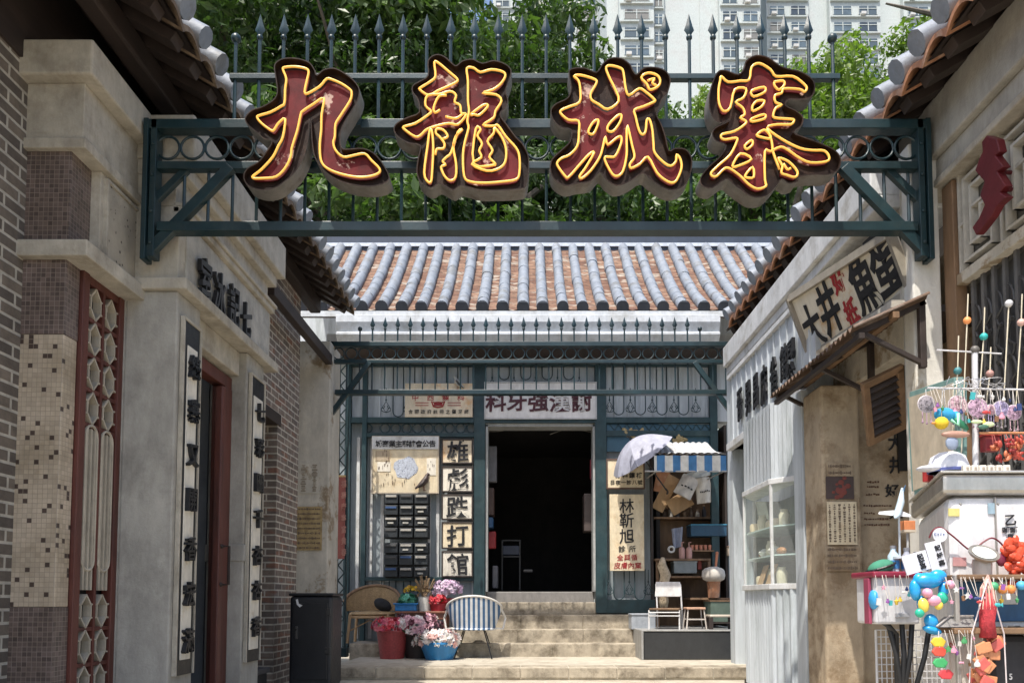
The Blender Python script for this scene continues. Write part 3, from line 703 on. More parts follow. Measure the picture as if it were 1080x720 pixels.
# ================================================================ big neon characters
def neon_char(org, outer, faces, holes, tubes, label):
    u_, v_ = org; Yf = 4.60
    q = lambda p: P(u_ + p[0] / 4.235, v_ + p[1] / 4.235, Yf)
    c3 = P(u_ + 85, v_ + 85, Yf)
    root = T('neon_character', label, 'neon sign', (c3.x, 4.66, q((360, 620)).z), 'neon characters on the gate arch')
    D2 = lambda p, n=3: [(w.x, w.z) for w in (q(k) for k in catmull([(a, b, 0) for a, b in p], n))]
    Mx = lambda y: Matrix(((1, 0, 0, 0), (0, 0, -1, y), (0, 1, 0, 0), (0, 0, 0, 1)))
    o2 = D2(outer)
    # inner offset of the outline for the metal return's thickness
    n = len(o2); A = sum(o2[i][0] * o2[(i + 1) % n][1] - o2[(i + 1) % n][0] * o2[i][1] for i in range(n)); s_ = 1 if A > 0 else -1
    def off(d):
        r = []
        for i in range(n):
            t = Vector((o2[(i + 1) % n][0] - o2[i - 1][0], o2[(i + 1) % n][1] - o2[i - 1][1])).normalized()
            r.append((o2[i][0] - t.y * d * s_, o2[i][1] + t.x * d * s_))
        return r
    i2 = off(.007); b = MB(); bm = b.bm
    R4 = [[bm.verts.new((x, y, z)) for x, z in l] for l, y in ((o2, 4.725), (o2, 4.598), (i2, 4.598), (i2, 4.66))]
    for a, c in zip(R4, R4[1:]):
        for i in range(n): bm.faces.new((a[i], a[(i + 1) % n], c[(i + 1) % n], c[i])).material_index = 0 if a is R4[0] else 1
    b.build('metal_return', [M['char_side'], M['char_dark']], root, smooth=True)
    back = mesh_obj('tray', poly_fill([off(.004)], .008, Mx(4.655)), M['char_dark'], root)
    rear = mesh_obj('rear_plate', poly_fill([off(.004)], .003, Mx(4.72)), M['char_dark'], root)
    for f in faces:
        hs = [D2(h, 2) for h in holes]
        mesh_obj('red_face', poly_fill([D2(f, 2)] + ([h for h in hs] if f is faces[0] else []), .006, Mx(4.638)), M['char_red'], root)
    for t, cyc in [(f, True) for f in faces] + [(h, True) for h in holes] + [(t, False) for t in tubes]:
        b = MB(); pth = [w + Vector((0, 0, 0)) for w in (P(u_ + k.x / 4.235, v_ + k.y / 4.235, 4.612) for k in catmull([(a, c, 0) for a, c in t], 3, cyc))]
        b.tube(pth, .0076, 7, cyc); b.build('neon_tube', M['neon'], root, smooth='all')
    for dx in (-.22, .22):
        for vv, h_ in ((134, .035), (176, .02)): b = MB(); b.box(c3.x + dx - .02, c3.x + dx + .02, 4.722, 4.80, ZZ(vv, 4.8) - h_, ZZ(vv, 4.8) + h_); b.build('bracket', M['iron'], root)
    return root
neon_char((250, 50),
 [(165,85),(185,58),(225,47),(275,50),(325,68),(350,105),(356,124),(385,100),(430,92),(470,108),(520,145),(548,188),(540,240),(505,300),(475,350),(462,400),(468,448),(500,453),(560,450),(610,470),(650,515),(682,578),(662,608),(610,622),(560,622),(500,612),(440,590),(390,555),(350,500),(335,440),(330,370),(326,318),(320,400),(305,470),(290,510),(260,560),(215,600),(170,630),(110,640),(50,620),(28,580),(45,540),(95,510),(130,465),(155,420),(120,410),(85,380),(45,345),(35,315),(65,280),(110,265),(160,235),(178,200),(172,140)],
 [[(205,100),(215,90),(260,87),(305,95),(320,110),(312,150),(302,200),(315,207),(370,175),(400,142),(425,145),(470,165),(505,190),(512,205),(505,240),(460,310),(440,345),(437,400),(430,425),(440,460),(475,490),(520,483),(570,475),(600,505),(635,540),(635,560),(600,575),(545,580),(480,570),(420,550),(385,525),(372,490),(370,430),(376,370),(378,300),(388,228),(340,255),(295,285),(285,300),(270,370),(245,450),(240,490),(215,540),(175,578),(120,585),(75,585),(72,575),(110,545),(160,490),(185,440),(205,400),(215,320),(185,340),(165,370),(150,370),(110,340),(90,315),(100,305),(150,290),(195,265),(212,250),(215,190),(220,140)]],
 [], [], 'leftmost of the four neon characters, a wide open hook shape of two long strokes')
neon_char((405, 50),
 [(195,60),(230,32),(270,40),(310,75),(325,80),(350,60),(395,52),(440,70),(490,58),(545,75),(570,105),(560,150),(545,195),(555,235),(545,270),(520,300),(550,345),(590,400),(620,430),(645,480),(648,540),(635,620),(600,635),(520,640),(430,640),(370,625),(340,620),(310,640),(270,620),(245,610),(210,630),(165,605),(145,560),(150,500),(160,440),(110,430),(60,400),(42,365),(60,335),(110,310),(155,290),(150,235),(125,200),(128,170),(160,150),(195,125)],
 [[(370,95),(400,93),(430,112),(480,100),(530,110),(542,130),(520,165),(485,190),(440,205),(500,212),(525,240),(498,285),(490,315),(442,348),(490,352),(510,350),(545,400),(590,450),(605,490),(605,560),(590,590),(530,600),(450,606),(385,600),(358,575),(353,480),(362,420),(378,360),(372,330),(380,285),(375,240),(375,150)],
  [(225,68),(245,72),(290,110),(325,140),(325,155),(285,175),(240,195),(200,215),(160,190),(165,180),(205,155),(230,130)],
  [(195,215),(185,260),(210,285),(200,300),(140,340),(88,355),(95,370),(140,400),(165,392),(190,368),(240,350),(290,340),(330,345),(368,300),(345,295),(340,260),(315,245),(322,215),(295,197),(250,210)],
  [(205,370),(195,440),(180,560),(195,600),(210,600),(215,560),(220,450),(215,380)],
  [(350,368),(320,400),(310,450),(322,520),(320,580),(295,595),(270,575),(255,535),(275,525),(262,510),(280,490),(300,470),(330,380)]],
 [[(410,365),(432,368),(417,395),(438,430),(425,462),(435,492),(392,522),(460,552),(515,540),(542,510),(545,455),(528,405),(494,360),(490,385),(462,420),(485,460),(470,490),(495,518),(488,526),(400,520)],
  [(388,300),(440,260),(462,257),(460,270),(425,303),(402,300)]],
 [[(250,280),(228,292),(222,270),(245,220),(280,215)], [(230,480),(236,455),(265,452),(270,430),(248,400),(232,385),(236,365),(265,370),(285,398),(262,410)], [(275,310),(320,318),(350,300)]],
 'second neon character from the left, dense with many looping strokes')
neon_char((570, 50),
 [(125,110),(150,92),(200,92),(250,110),(275,75),(310,48),(360,48),(400,75),(415,105),(430,120),(460,92),(510,88),(560,105),(582,145),(570,200),(545,230),(530,270),(520,300),(540,340),(560,400),(575,460),(600,450),(650,455),(678,500),(670,570),(640,620),(590,640),(540,625),(490,590),(455,565),(400,600),(340,620),(290,590),(265,560),(225,600),(160,610),(110,620),(60,590),(42,545),(50,500),(90,460),(130,420),(135,370),(90,360),(55,325),(45,280),(70,250),(120,225),(135,180)],
 [[(150,130),(180,125),(245,145),(248,165),(225,205),(228,235),(260,255),(300,277),(350,240),(330,180),(310,140),(293,95),(310,82),(360,95),(372,120),(380,180),(395,215),(440,185),(470,200),(510,235),(505,245),(460,265),(420,280),(425,310),(440,370),(455,390),(470,375),(475,325),(488,325),(500,370),(505,430),(510,470),(545,510),(580,530),(605,510),(608,480),(625,500),(630,540),(610,590),(590,605),(560,595),(520,560),(480,490),(445,520),(405,540),(400,520),(420,490),(410,440),(388,350),(385,420),(385,480),(370,550),(345,575),(320,565),(290,510),(290,490),(310,490),(335,485),(360,430),(360,400),(340,405),(300,435),(290,400),(280,440),(265,490),(225,550),(185,585),(175,575),(200,540),(240,470),(215,480),(170,530),(125,580),(110,575),(80,535),(75,515),(95,495),(130,480),(165,440),(172,380),(170,330),(125,325),(90,295),(95,280),(130,265),(175,245),(178,190),(170,150)],
  [(450,135),(480,115),(520,125),(535,150),(525,175),(490,190),(475,165)]],
 [[(213,378),(235,335),(258,325),(255,350),(235,388)], [(300,372),(305,345),(345,305),(362,305),(355,335),(325,375)]],
 [[(478,150),(510,140),(500,160),(520,172)]],
 'third neon character from the left, with a small separate dot at its upper right')
neon_char((730, 50),
 [(100,130),(125,102),(160,105),(205,120),(230,95),(240,60),(285,35),(340,45),(390,80),(430,95),(490,110),(540,145),(550,190),(530,225),(480,235),(430,235),(420,260),(460,280),(495,310),(490,350),(455,380),(500,400),(580,430),(640,460),(665,500),(655,545),(610,570),(540,570),(480,580),(470,600),(430,610),(400,590),(375,620),(330,665),(270,670),(220,640),(180,610),(150,590),(90,630),(45,620),(35,585),(70,535),(120,490),(150,440),(105,420),(88,390),(100,360),(150,335),(165,325),(130,340),(95,320),(75,270),(78,200)],
 [[(130,130),(160,155),(215,150),(255,145),(265,90),(300,72),(350,100),(375,130),(450,130),(500,165),(512,185),(500,200),(480,188),(410,185),(400,205),(370,215),(372,245),(400,258),(375,270),(362,300),(370,315),(430,320),(455,325),(440,345),(380,345),(335,360),(400,410),(480,450),(540,460),(590,462),(612,490),(600,510),(530,515),(480,495),(430,460),(395,445),(350,465),(325,465),(325,590),(330,620),(290,632),(250,610),(215,575),(165,540),(140,545),(110,575),(90,575),(85,560),(120,525),(170,480),(200,420),(195,405),(150,412),(130,405),(135,388),(190,375),(235,345),(240,330),(215,315),(235,300),(225,270),(195,245),(230,225),(240,185),(190,190),(170,270),(140,285),(120,250),(118,190),(125,150)],
  [(385,495),(430,510),(470,555),(460,580),(420,570),(398,560),(403,530)]],
 [[(265,195),(320,178),(325,200),(275,220)], [(270,262),(290,240),(322,240),(310,265),(272,285)], [(265,320),(320,300),(325,318),(270,332)], [(288,392),(318,370),(338,380),(352,408),(310,402)], [(235,440),(265,415),(270,435),(245,455)], [(180,530),(215,475),(265,500),(205,530)], [(237,572),(270,535),(275,580),(245,582)]],
 [[(365,155),(405,150),(412,168),(388,190),(368,172),(366,158)], [(335,360),(355,420),(362,470),(390,545)], [(408,520),(425,545),(440,540)]],
 'rightmost of the four neon characters, tall with stacked bars and spreading feet')
# ================================================================ trees and towers behind
import numpy as np
rng = np.random.default_rng(5)
def leaf_mesh(name, rad, nl, size, seed, squash=.85):
    "leaf-sized faces gathered in clumps through an uneven crown"
    r = np.random.default_rng(seed); nc = 120
    d = r.normal(size=(nc, 3)); d /= np.linalg.norm(d, axis=1)[:, None]
    cc = d * (r.random(nc) ** .4)[:, None] * rad * np.array([1, 1, squash]); cr = rad * r.uniform(.07, .24, nc); ct = r.random(nc)
    idx = r.choice(nc, nl, p=cr ** 2 / (cr ** 2).sum())
    v = r.normal(size=(nl, 3)); v /= np.linalg.norm(v, axis=1)[:, None]
    pos = cc[idx] + v * (cr[idx] * r.random(nl) ** .4)[:, None] * np.array([1.1, 1.1, .75])
    nrm = v * .6 + r.normal(size=(nl, 3)) * .7 + np.array([0, 0, .5]); nrm /= np.linalg.norm(nrm, axis=1)[:, None]
    t = np.cross(nrm, r.normal(size=(nl, 3))); t /= np.linalg.norm(t, axis=1)[:, None]; b = np.cross(nrm, t)
    s = (size * r.uniform(.5, 1.5, nl) * (.7 + .6 * ct[idx]))[:, None]
    V = np.stack([pos - t * s, pos - b * s * .42 + nrm * s * .1, pos + t * s, pos + b * s * .42 + nrm * s * .1], 1).reshape(-1, 3)
    me = bpy.data.meshes.new(name); me.from_pydata(V.tolist(), [], [(4 * i, 4 * i + 1, 4 * i + 2, 4 * i + 3) for i in range(nl)])
    tone = np.clip(ct[idx] * .75 + r.random(nl) * .25, 0, 1)
    at = me.attributes.new('tone', 'FLOAT', 'FACE'); at.data.foreach_set('value', tone.astype(np.float32)); return me
M['leafd'] = leaf_mat('dark_leaf', (.014, .04, .012), (.10, .165, .045), .3)
M['leafl'] = leaf_mat('light_leaf', (.05, .10, .015), (.20, .28, .06), .4)
M['bark'] = mat('grey_bark', (.13, .11, .09), .9, 0, .3, 5, .6, 25, sc=(1, 1, .3))
crowns = {}
def tree(label, x, y, base, h, rad, kind, seed, group='trees behind the hall'):
    t = T('tree', label, 'tree', (x, y, base), group)
    r = random.Random(seed); cz = h - rad * .8
    k = ('d' if kind == 'leafd' else 'l', seed % 3)
    if k not in crowns:
        me = leaf_mesh('crown', 4.0, 30000, .105 if kind == 'leafd' else .095, seed + 3); me.materials.append(M[kind]); crowns[k] = me
    c = bpy.data.objects.new('crown', crowns[k]); COL.objects.link(c); c.parent = t; c.location = (0, 0, cz); c.scale = (rad / 4, rad / 4, rad / 4); c.rotation_euler = (0, 0, r.uniform(0, 6.3))
    b = MB(); p = [Vector((x, y, base))]; 
    for i in range(1, 7): p.append(Vector((x + r.uniform(-.25, .25) * i * .5, y + r.uniform(-.2, .2), base + cz * i / 6)))
    b.tube(p, [.30 - .03 * i for i in range(7)], 9); tk = b.build('trunk', M['bark'], t, smooth=True)
    for i in range(14):
        s_ = p[3 + i % 4]; a = r.uniform(0, 6.3); l = rad * r.uniform(.5, .95)
        e = s_ + Vector((cos(a) * l, sin(a) * l, l * r.uniform(.4, 1.0))); m_ = s_.lerp(e, .5) + Vector((r.uniform(-.4, .4), 0, r.uniform(-.1, .5)))
        b = MB(); b.tube([s_, m_, e], [.15, .09, .025], 6); b.build('limb', M['bark'], tk, smooth=True)
    return t
TR = [('tall dark tree far left behind the left eaves', -7.4, 17.5, 0, 16.5, 4.6, 'leafd', 1),
      ('dark tree with a leaning bare limb behind the first neon character', -3.6, 18.5, 0, 17.5, 4.6, 'leafd', 2),
      ('dark tree behind the second neon character, its top close to the tower', -1.4, 17.6, 0, 15.3, 3.5, 'leafd', 3),
      ('lower dark tree behind the third neon character', 2.6, 19.0, 0, 13.0, 3.5, 'leafd', 4),
      ('sunny pale green tree behind the fourth neon character', 7.4, 21.0, 0, 15.6, 4.3, 'leafl', 5),
      ('sunny pale green tree beside the right terracotta eaves', 11.0, 22.5, 0, 17.2, 4.3, 'leafl', 6),
      ('pale green tree low between the third and fourth neon characters', 4.9, 23.5, 0, 15.8, 3.6, 'leafl', 7),
      ('dark bushy tree low behind the left half of the roof ridge', -4.6, 15.8, 0, 10.6, 3.6, 'leafd', 8),
      ('dark bushy tree low behind the middle of the roof ridge', .4, 15.8, 0, 10.4, 3.6, 'leafd', 9),
      ('dark bushy tree low behind the right half of the roof ridge', 5.0, 16.4, 0, 10.2, 3.5, 'leafd', 10),
      ('sunny green tree furthest back in front of the right tower', 8.6, 26.0, 0, 18.4, 4.4, 'leafl', 14),
      ('thin branching tree high above the right eaves', 13.2, 19.5, 0, 18.2, 3.4, 'leafl', 11),
      ('deep green tree furthest back on the left', -10.5, 27, 0, 24, 6.4, 'leafd', 12),
      ('deep green tree furthest back left of the tower', -7.0, 28, 0, 24.0, 6.4, 'leafd', 13)]
for a in TR: tree(*a)
# towers
M['tower'] = mat('white_tower_render', (.50, .55, .54), .8, 0, .05, .3, 0, stain=(.48, .50, .49), sscale=.3)
M['tower2'] = mat('grey_tower_render', (.40, .42, .43), .8, 0, .05, .3, 0)
M['winglass'] = mat('tower_window_glass', (.10, .14, .17), .15, 0, .4, .4, 0)
WG = [M['winglass'], M['winglass'], C(.05, .07, .09, .15), C(.16, .16, .15, .5), C(.08, .11, .13, .2)]
def tower(label, Y, bays, top, vis, group='residential towers behind the trees', stain=None):
    "bays: (u0, u1, proud, windows); vis: photo rows between which the floors show"
    x0, x1 = XX(bays[0][0], Y), XX(bays[-1][1], Y)
    t = T('apartment_tower', label, 'tower', ((x0 + x1) / 2, Y, 0), group)
    b = MB()
    for u0, u1, pr, nw in bays: b.box(XX(u0, Y, 40), XX(u1, Y, 40), Y - pr, Y + 14, 0, top)
    b.build('facade', M['tower'], t)
    fh = 2.85; z = ZZ(vis[1], Y); z1 = min(ZZ(vis[0], Y), top - 1)
    while z < z1:
        for u0, u1, pr, nw in bays:
            a, c = XX(u0, Y, 40), XX(u1, Y, 40)
            if not nw: continue
            s = (c - a) / nw
            k = MB(); k.box(a + .1, c - .1, Y - pr - .35, Y - pr, z + .35, z + .55); k.build('ledge', M['tower'], t)
            for i in range(nw):
                k = MB(); xa, xb = a + s * i + s * .14, a + s * (i + 1) - s * .14
                k.box(xa, xb, Y - pr - .06, Y - pr + .02, z + .9, z + 2.4); wn = k.build('window', random.choice(WG), t)
                k = MB()
                for f in (0, .5, 1): k.box(xa + (xb - xa) * f - .06, xa + (xb - xa) * f + .06, Y - pr - .14, Y - pr - .07, z + .9, z + 2.4)
                k.box(xa + .06, xb - .06, Y - pr - .13, Y - pr - .07, z + 1.9, z + 2.0); k.build('window_frame', M['tower'], wn)
                if random.random() < .55:
                    k = MB(); k.box(xa + .2, xa + 1.0, Y - pr - .75, Y - pr - .1, z + .56, z + 1.0); k.build('air_conditioner', C(.55, .55, .53), wn)
        z += fh
    return t
tower('white apartment tower in the middle with bay windows, right of the tallest dark tree', 112, [(640, 652, 0, 0), (652, 688, 1.6, 1), (688, 700, .6, 1), (700, 738, 0, 0), (738, 757, .2, 0), (757, 800, 1.2, 2)], 175, (-12, 110))
tower('white apartment tower at right with many windows, beside the terracotta eaves', 124, [(806, 850, 1.4, 2), (850, 872, .2, 0), (872, 925, 1.4, 2), (925, 950, 0, 0), (950, 1010, 1.2, 2)], 190, (-12, 130))
tower('pale apartment tower half hidden behind the dark trees left of the middle tower', 140, [(520, 560, .8, 2), (560, 575, 0, 0), (575, 632, 1.2, 2)], 200, (-12, 60))
# ================================================================ signs and writing
UPZ = Vector((0, 0, 1)); RX = Vector((1, 0, 0)); RL = Vector((0, 1, 0)); RR = Vector((0, -1, 0))
def char_part(par, ch, c, r, up, w, h, depth, m, bold=.012, brush=.02, name='character'):
    b = MB(); put_char(b, ch, c, r, up, w, h, depth, bold, brush); return b.build(name, m, par, weld=False)
def base_root(name, label, cat, loc, group=None): return T(name, label, cat, Vector(loc), group)
# raised black characters over the left door
sg = base_root('shop_sign', 'black raised brush characters on the rough panel over the left shop door', 'sign', (XF + .02, 5.75, lzt + .1))
for ch, u, v, h in (('室', 216, 297, .40), ('冰', 231, 310, .38), ('記', 246.5, 323, .38), ('七', 259.5, 337, .34)):
    c = PX(u, v, XF + .035); char_part(sg, ch, c, RL, UPZ, .20, h * .9, .03, M['black'], .016, .022)
def couplet(text, y0, y1, vt, vb, uu, label, rows):
    z1, z0 = PX(uu, vt, XF).z, PX(uu - 6, vb, XF).z
    t = base_root('couplet_board', label, 'sign board', (XF, (y0 + y1) / 2, z0), 'couplet boards beside the left shop door')
    part('board', M['black'], t, (XF + .002, XF + .022, y0, y1, z0, z1), bev=.003)
    part('frame', M['stone'], t, (XF + .002, XF + .032, y0 - .018, y0, z0, z1), (XF + .002, XF + .032, y1, y1 + .018, z0, z1), (XF + .002, XF + .032, y0 - .018, y1 + .018, z1, z1 + .018), bev=.003)
    part('panel', M['paperw'], t, (XF + .022, XF + .030, y0 + .045, y1 - .045, z0 + .10, z1 - .16), bev=.004)
    for ch, v in zip(text, rows): char_part(t, ch, PX(uu - (v - vt) * .028, v, XF + .045).lerp(Vector((XF + .045, (y0 + y1) / 2, PX(uu, v, XF).z)), 1), RL, UPZ, (y1 - y0) * .62, .17, .03, M['black'], .016, .022)
couplet('綠寨又開香宏滿', 4.96, 5.20, 336, 712, 191, 'taller nearer couplet board with black characters on the pillar left of the doorway', (383, 430, 478, 526, 578, 626, 675))
couplet('七彩圖千杏杏香', 6.20, 6.50, 396, 698, 264, 'further couplet board with black characters on the pillar between doorway and brick wall', (432, 470, 508, 546, 585, 622, 660))
# small boards fixed to the rear hall front
YB = YF - .04
def board(name, label, cat, u0, u1, v0, v1, m, y=YB, th=.025, frame=None, group=None):
    a, b_ = P(u0, v1, y), P(u1, v0, y)
    t = base_root(name, label, cat, ((a.x + b_.x) / 2, y, a.z), group)
    part('board', m, t, (a.x, b_.x, y, y + th, a.z, b_.z), bev=.003)
    if frame:
        f = .018
        part('frame', frame, t, (a.x - f, a.x, y - .01, y + th, a.z - f, b_.z + f), (b_.x, b_.x + f, y - .01, y + th, a.z - f, b_.z + f), (a.x, b_.x, y - .01, y + th, a.z - f, a.z), (a.x, b_.x, y - .01, y + th, b_.z, b_.z + f), bev=.002)
    return t
def writing(par, text, u0, u1, v, h_px, y, m, w_px=None, bold=.009, brush=.015):
    s = y / 800
    for i, ch in enumerate(text):
        u = u0 if len(text) == 1 else u0 + (u1 - u0) * i / (len(text) - 1)
        b = MB(); put_char(b, ch, P(u, v, y - .004), RX, UPZ, (w_px or h_px) * s * 1.06, h_px * s * 1.06, .003, bold, brush); b.build('character', m, par, weld=False)
t = board('dentist_sign', 'white board with five bold maroon characters directly above the dark doorway', 'sign', 512, 628, 404, 440.5, M['signwhite'], frame=C(.5, .5, .5))
for ch, u in zip('科牙強漢謝', (523, 545, 567.6, 590.5, 613.5)):
    char_part(t, ch, P(u, 423.5, YB - .006), RX, UPZ, .30, .29, .012, M['maroon'], .022, .004)
t = board('denture_sign', 'cream and orange stained board with a red denture emblem, left of the doorway sign', 'sign', 427, 498.5, 404, 439.5, M['papero'])
writing(t, '中西齒科', 438, 486, 419, 7.5, YB, M['redink'])
writing(t, '合國政府註冊之醫牙師', 433, 492, 434, 4.6, YB, M['ink'], bold=0.006)
b = MB(); c = P(462, 426, YB - .006); sc_ = YB / 800
b.tube([c + Vector((x * sc_, 0, z * sc_)) for x, z in ((-7, 3), (-5, -2.5), (0, -3.4), (5, -2.5), (7, 3), (4, 1.6), (0, 2), (-4, 1.6))], .010, 6, True); b.box(c.x - 4.5 * sc_, c.x + 4.5 * sc_, YB - .006, YB - .001, c.z - 1.6 * sc_, c.z + 1 * sc_); b.build('denture_emblem', M['redink'], t)
for s_ in (-1, 1):
    for vv in (424.6, 427.4): b = MB(); p = P(462 + s_ * 10, vv, YB); q = P(462 + s_ * 24, vv, YB); b.box(p.x, q.x, YB - .004, YB, p.z - .005, p.z + .005); b.build('rule_line', M['redink'], t)
# notice board
t = board('notice_board', 'weathered notice board with a round pale map under a white title strip', 'notice board', 393, 462, 461, 519, M['paper'], frame=C(.42, .36, .28))
a = P(393, 473.5, YB); e = P(462, 461, YB); part('title_strip', M['white'], t, (a.x - .01, e.x + .01, YB - .012, YB + .02, a.z, e.z + .01), bev=.002)
writing(t, '城寨業主聯誼會公告', 399.5, 456, 467.6, 7.2, YB - .014, M['ink'], bold=0.018, brush=.03)
b = MB(); c = P(428, 493, YB - .004)
b.prism([c + Vector((r_ * cos(k / 14 * 2 * pi) * .175, 0, r_ * sin(k / 14 * 2 * pi) * .155)) for k, r_ in enumerate((1, .9, 1.05, 1.1, .85, .95, 1.05, 1, .9, 1.1, .95, 1.05, .9, 1))], (0, .006, 0)); b.build('map', mat('map_blue', (.46, .50, .58), .7, 0, .35, 60, 0, stain=(.12, .13, .2), sscale=45, slo=.56, shi=.6), t)
for u0, u1, v0, v1 in ((398, 412, 487, 497), (396, 411, 475, 486), (450, 460, 483, 501)):
    a, e = P(u0, v1, YB), P(u1, v0, YB); part('clipping', M['paperw'] if u0 > 440 or v0 > 480 else M['brownwall'], t, (a.x, e.x, YB - .006, YB, a.z, e.z), bev=0)
for i in range(40):
    u, v = random.choice(((random.uniform(399, 411), random.uniform(488, 496)), (random.uniform(408, 450), random.uniform(505, 516)), (random.uniform(397, 410), random.uniform(476, 485)), (random.uniform(451, 459), random.uniform(484, 500)), (random.uniform(400, 412), random.uniform(499, 514))))
    p = P(u, v, YB - .008); w_, h_ = random.uniform(.004, .010), random.uniform(.02, .06); b = MB(); b.box(p.x, p.x + w_, YB - .009, YB - .006, p.z, p.z + h_); b.build('line_of_writing', C(.10, .06, .04), t)
def bird(label, p, s, m1, m2, rz=0):
    t = T('bird', label, 'bird', p)
    b = MB(); b.tube([Vector((-.16, 0, .03)), Vector((-.10, 0, .07)), Vector((-.03, 0, .12)), Vector((.03, 0, .19)), Vector((.05, 0, .25)), Vector((.055, 0, .28)), Vector((.075, 0, .30)), Vector((.10, 0, .295)), Vector((.125, 0, .285))], [.012, .03, .055, .06, .04, .03, .032, .018, .003], 10)
    o = b.build('body', m1, t, smooth='all'); 
    for sy in (-1, 1):
        k = MB(); k.tube([Vector((.02, sy * .05, .20)), Vector((-.05, sy * .05, .11)), Vector((-.15, sy * .02, .02))], [.02, .028, .006], 8); k.build('wing', m2, t, smooth='all')
        k = MB(); k.tube([Vector((0, sy * .02, .09)), Vector((.005, sy * .022, .0))], .006, 5); k.tube([Vector((-.01, sy * .022, .003)), Vector((.035, sy * .025, .003))], .005, 5); k.build('leg', C(.3, .15, .1), t)
    for o in t.children: o.data.transform(Matrix.Translation(Vector(p)) @ Matrix.Rotation(rz, 4, 'Z') @ Matrix.Scale(s, 4)); o.data.transform(Matrix.Translation(-Vector(p)))
    return t
def bird2(label, p, s, m1, m2, rz):
    # built about the origin, then placed
    t = bird(label, (0, 0, 0), s, m1, m2, rz); t.location = p; return t
bird2('dark brown pigeon perched on the bottom edge of the notice board', P(447, 517, YB - .03), .78, C(.05, .03, .028), C(.03, .02, .02), .4)
bird2('white and dark grey pigeon perched high on the iron transom above the denture sign', P(483, 411, YF - .05) + Vector((0, -.02, 0)), .62, C(.5, .5, .48), C(.05, .05, .05), pi - .4)
# letter boxes
def letter_boxes(label, u0, u1, v0, v1, nc, nr, seed):
    a, e = P(u0, v1, YB), P(u1, v0, YB); t = base_root('letter_box_rack', label, 'letter boxes', ((a.x + e.x) / 2, YB, a.z))
    part('backboard', M['black'], t, (a.x, e.x, YB - .02, YB + .05, a.z, e.z), bev=.004)
    r = random.Random(seed); cw, ch = (e.x - a.x) / nc, (e.z - a.z) / nr
    for i in range(nc):
        for j in range(nr):
            x, z = a.x + cw * i, a.z + ch * j
            d = part('letter_box', C(.025, .03, .035), t, (x + .012, x + cw - .012, YB - .11 - r.uniform(0, .03), YB - .02, z + .012, z + ch - .014), bev=.005)
            k = r.random()
            part('name_slip', C(.42, .40, .36) if k < .62 else C(.04, .09, .22) if k < .76 else C(.07, .07, .07), d, (x + .03, x + cw - .03, YB - .148, YB - .10, z + ch * .62, z + ch * .80), bev=.003)
            if k < .3: part('number_slip', C(.45, .44, .4), d, (x + .06, x + cw - .07, YB - .145, YB - .10, z + ch * .28, z + ch * .42), bev=0)
    return t
letter_boxes('upper rack of black metal letter boxes with paper name slips, under the notice board', 406, 453.5, 521, 568, 3, 4, 2)
letter_boxes('lower rack of black metal letter boxes, above the rattan armchair and flowers', 406, 453, 572, 609, 3, 3, 5)
# five stacked character boards
for ch, v0, v1, m, lab in (('雄', 464, 487.5, M['papero'], 'topmost of the column of five framed brush character boards, orange stained'),
                           ('彪', 493, 517.5, M['paperw'], 'second framed brush character board down, just below the orange stained one'),
                           ('跌', 522.5, 546.5, M['paperw'], 'middle of the five framed brush character boards left of the doorway'),
                           ('打', 551.5, 577, M['paper'], 'fourth framed brush character board down, yellowed with brown spots'),
                           ('館', 582, 607, M['paperw'], 'lowest of the column of five framed brush character boards, above the lilac flowers')):
    t = board('character_board', lab, 'sign board', 467, 497.5, v0, v1, m, y=YB - .02, frame=M['darkwood'], group='brush character boards left of the doorway')
    char_part(t, ch, P(482.5, (v0 + v1) / 2, YB - .03), RX, UPZ, .32, .32, .004, M['ink'], .016, .026)
# clinic boards right of the doorway
t = board('clinic_board', 'tall cream board with black and red vertical writing right of the doorway', 'sign board', 643.5, 679, 521, 601.5, M['paper'], y=YB - .03, th=.04)
for ch, v, h in (('林', 533, 15), ('靳', 548.5, 15), ('旭', 565, 15)): char_part(t, ch, P(661, v, YB - .033), RX, UPZ, h * .0142, h * .0145, .004, M['ink'], .010, .010)
writing(t, '診所', 656, 667, 578.5, 7, YB - .03, M['ink'], bold=0.009); writing(t, '全興循', 654, 669, 587.5, 6.5, YB - .03, M['redink'], bold=0.009); writing(t, '皮膚內窠', 651, 673, 596, 7, YB - .03, M['redink'], bold=0.009)
t = board('clinic_notice', 'small cream notice with a dark border, half covered by the umbrella', 'sign board', 641, 678.5, 485, 514, M['paper'], y=YB - .02, frame=C(.12, .07, .05))
writing(t, '牙科鑲補', 652, 674, 501, 6, YB - .02, M['ink'], bold=0.015); writing(t, '日夜一診八號', 646, 675, 508.5, 5, YB - .02, M['ink'], bold=0.012)
# blue panel with a gilt ornament
t = board('carved_panel', 'dark blue panel with gilt leaf ornament above the umbrella and awning', 'panel', 640, 755, 447, 476, C(.035, .10, .15, .5), y=YF + .02, th=.03)
b = MB()
for cu in (668, 719):
    for k in range(9): p = P(cu + random.uniform(-9, 9), 459 + random.uniform(-5, 7), YF); b.ball(p, random.uniform(.03, .06), 8, Matrix.Rotation(random.random() * 3, 3, 'Y'), (1.4, .4, .7))
b.build('gilt_ornament', C(.34, .26, .12, .5), t, smooth='all')
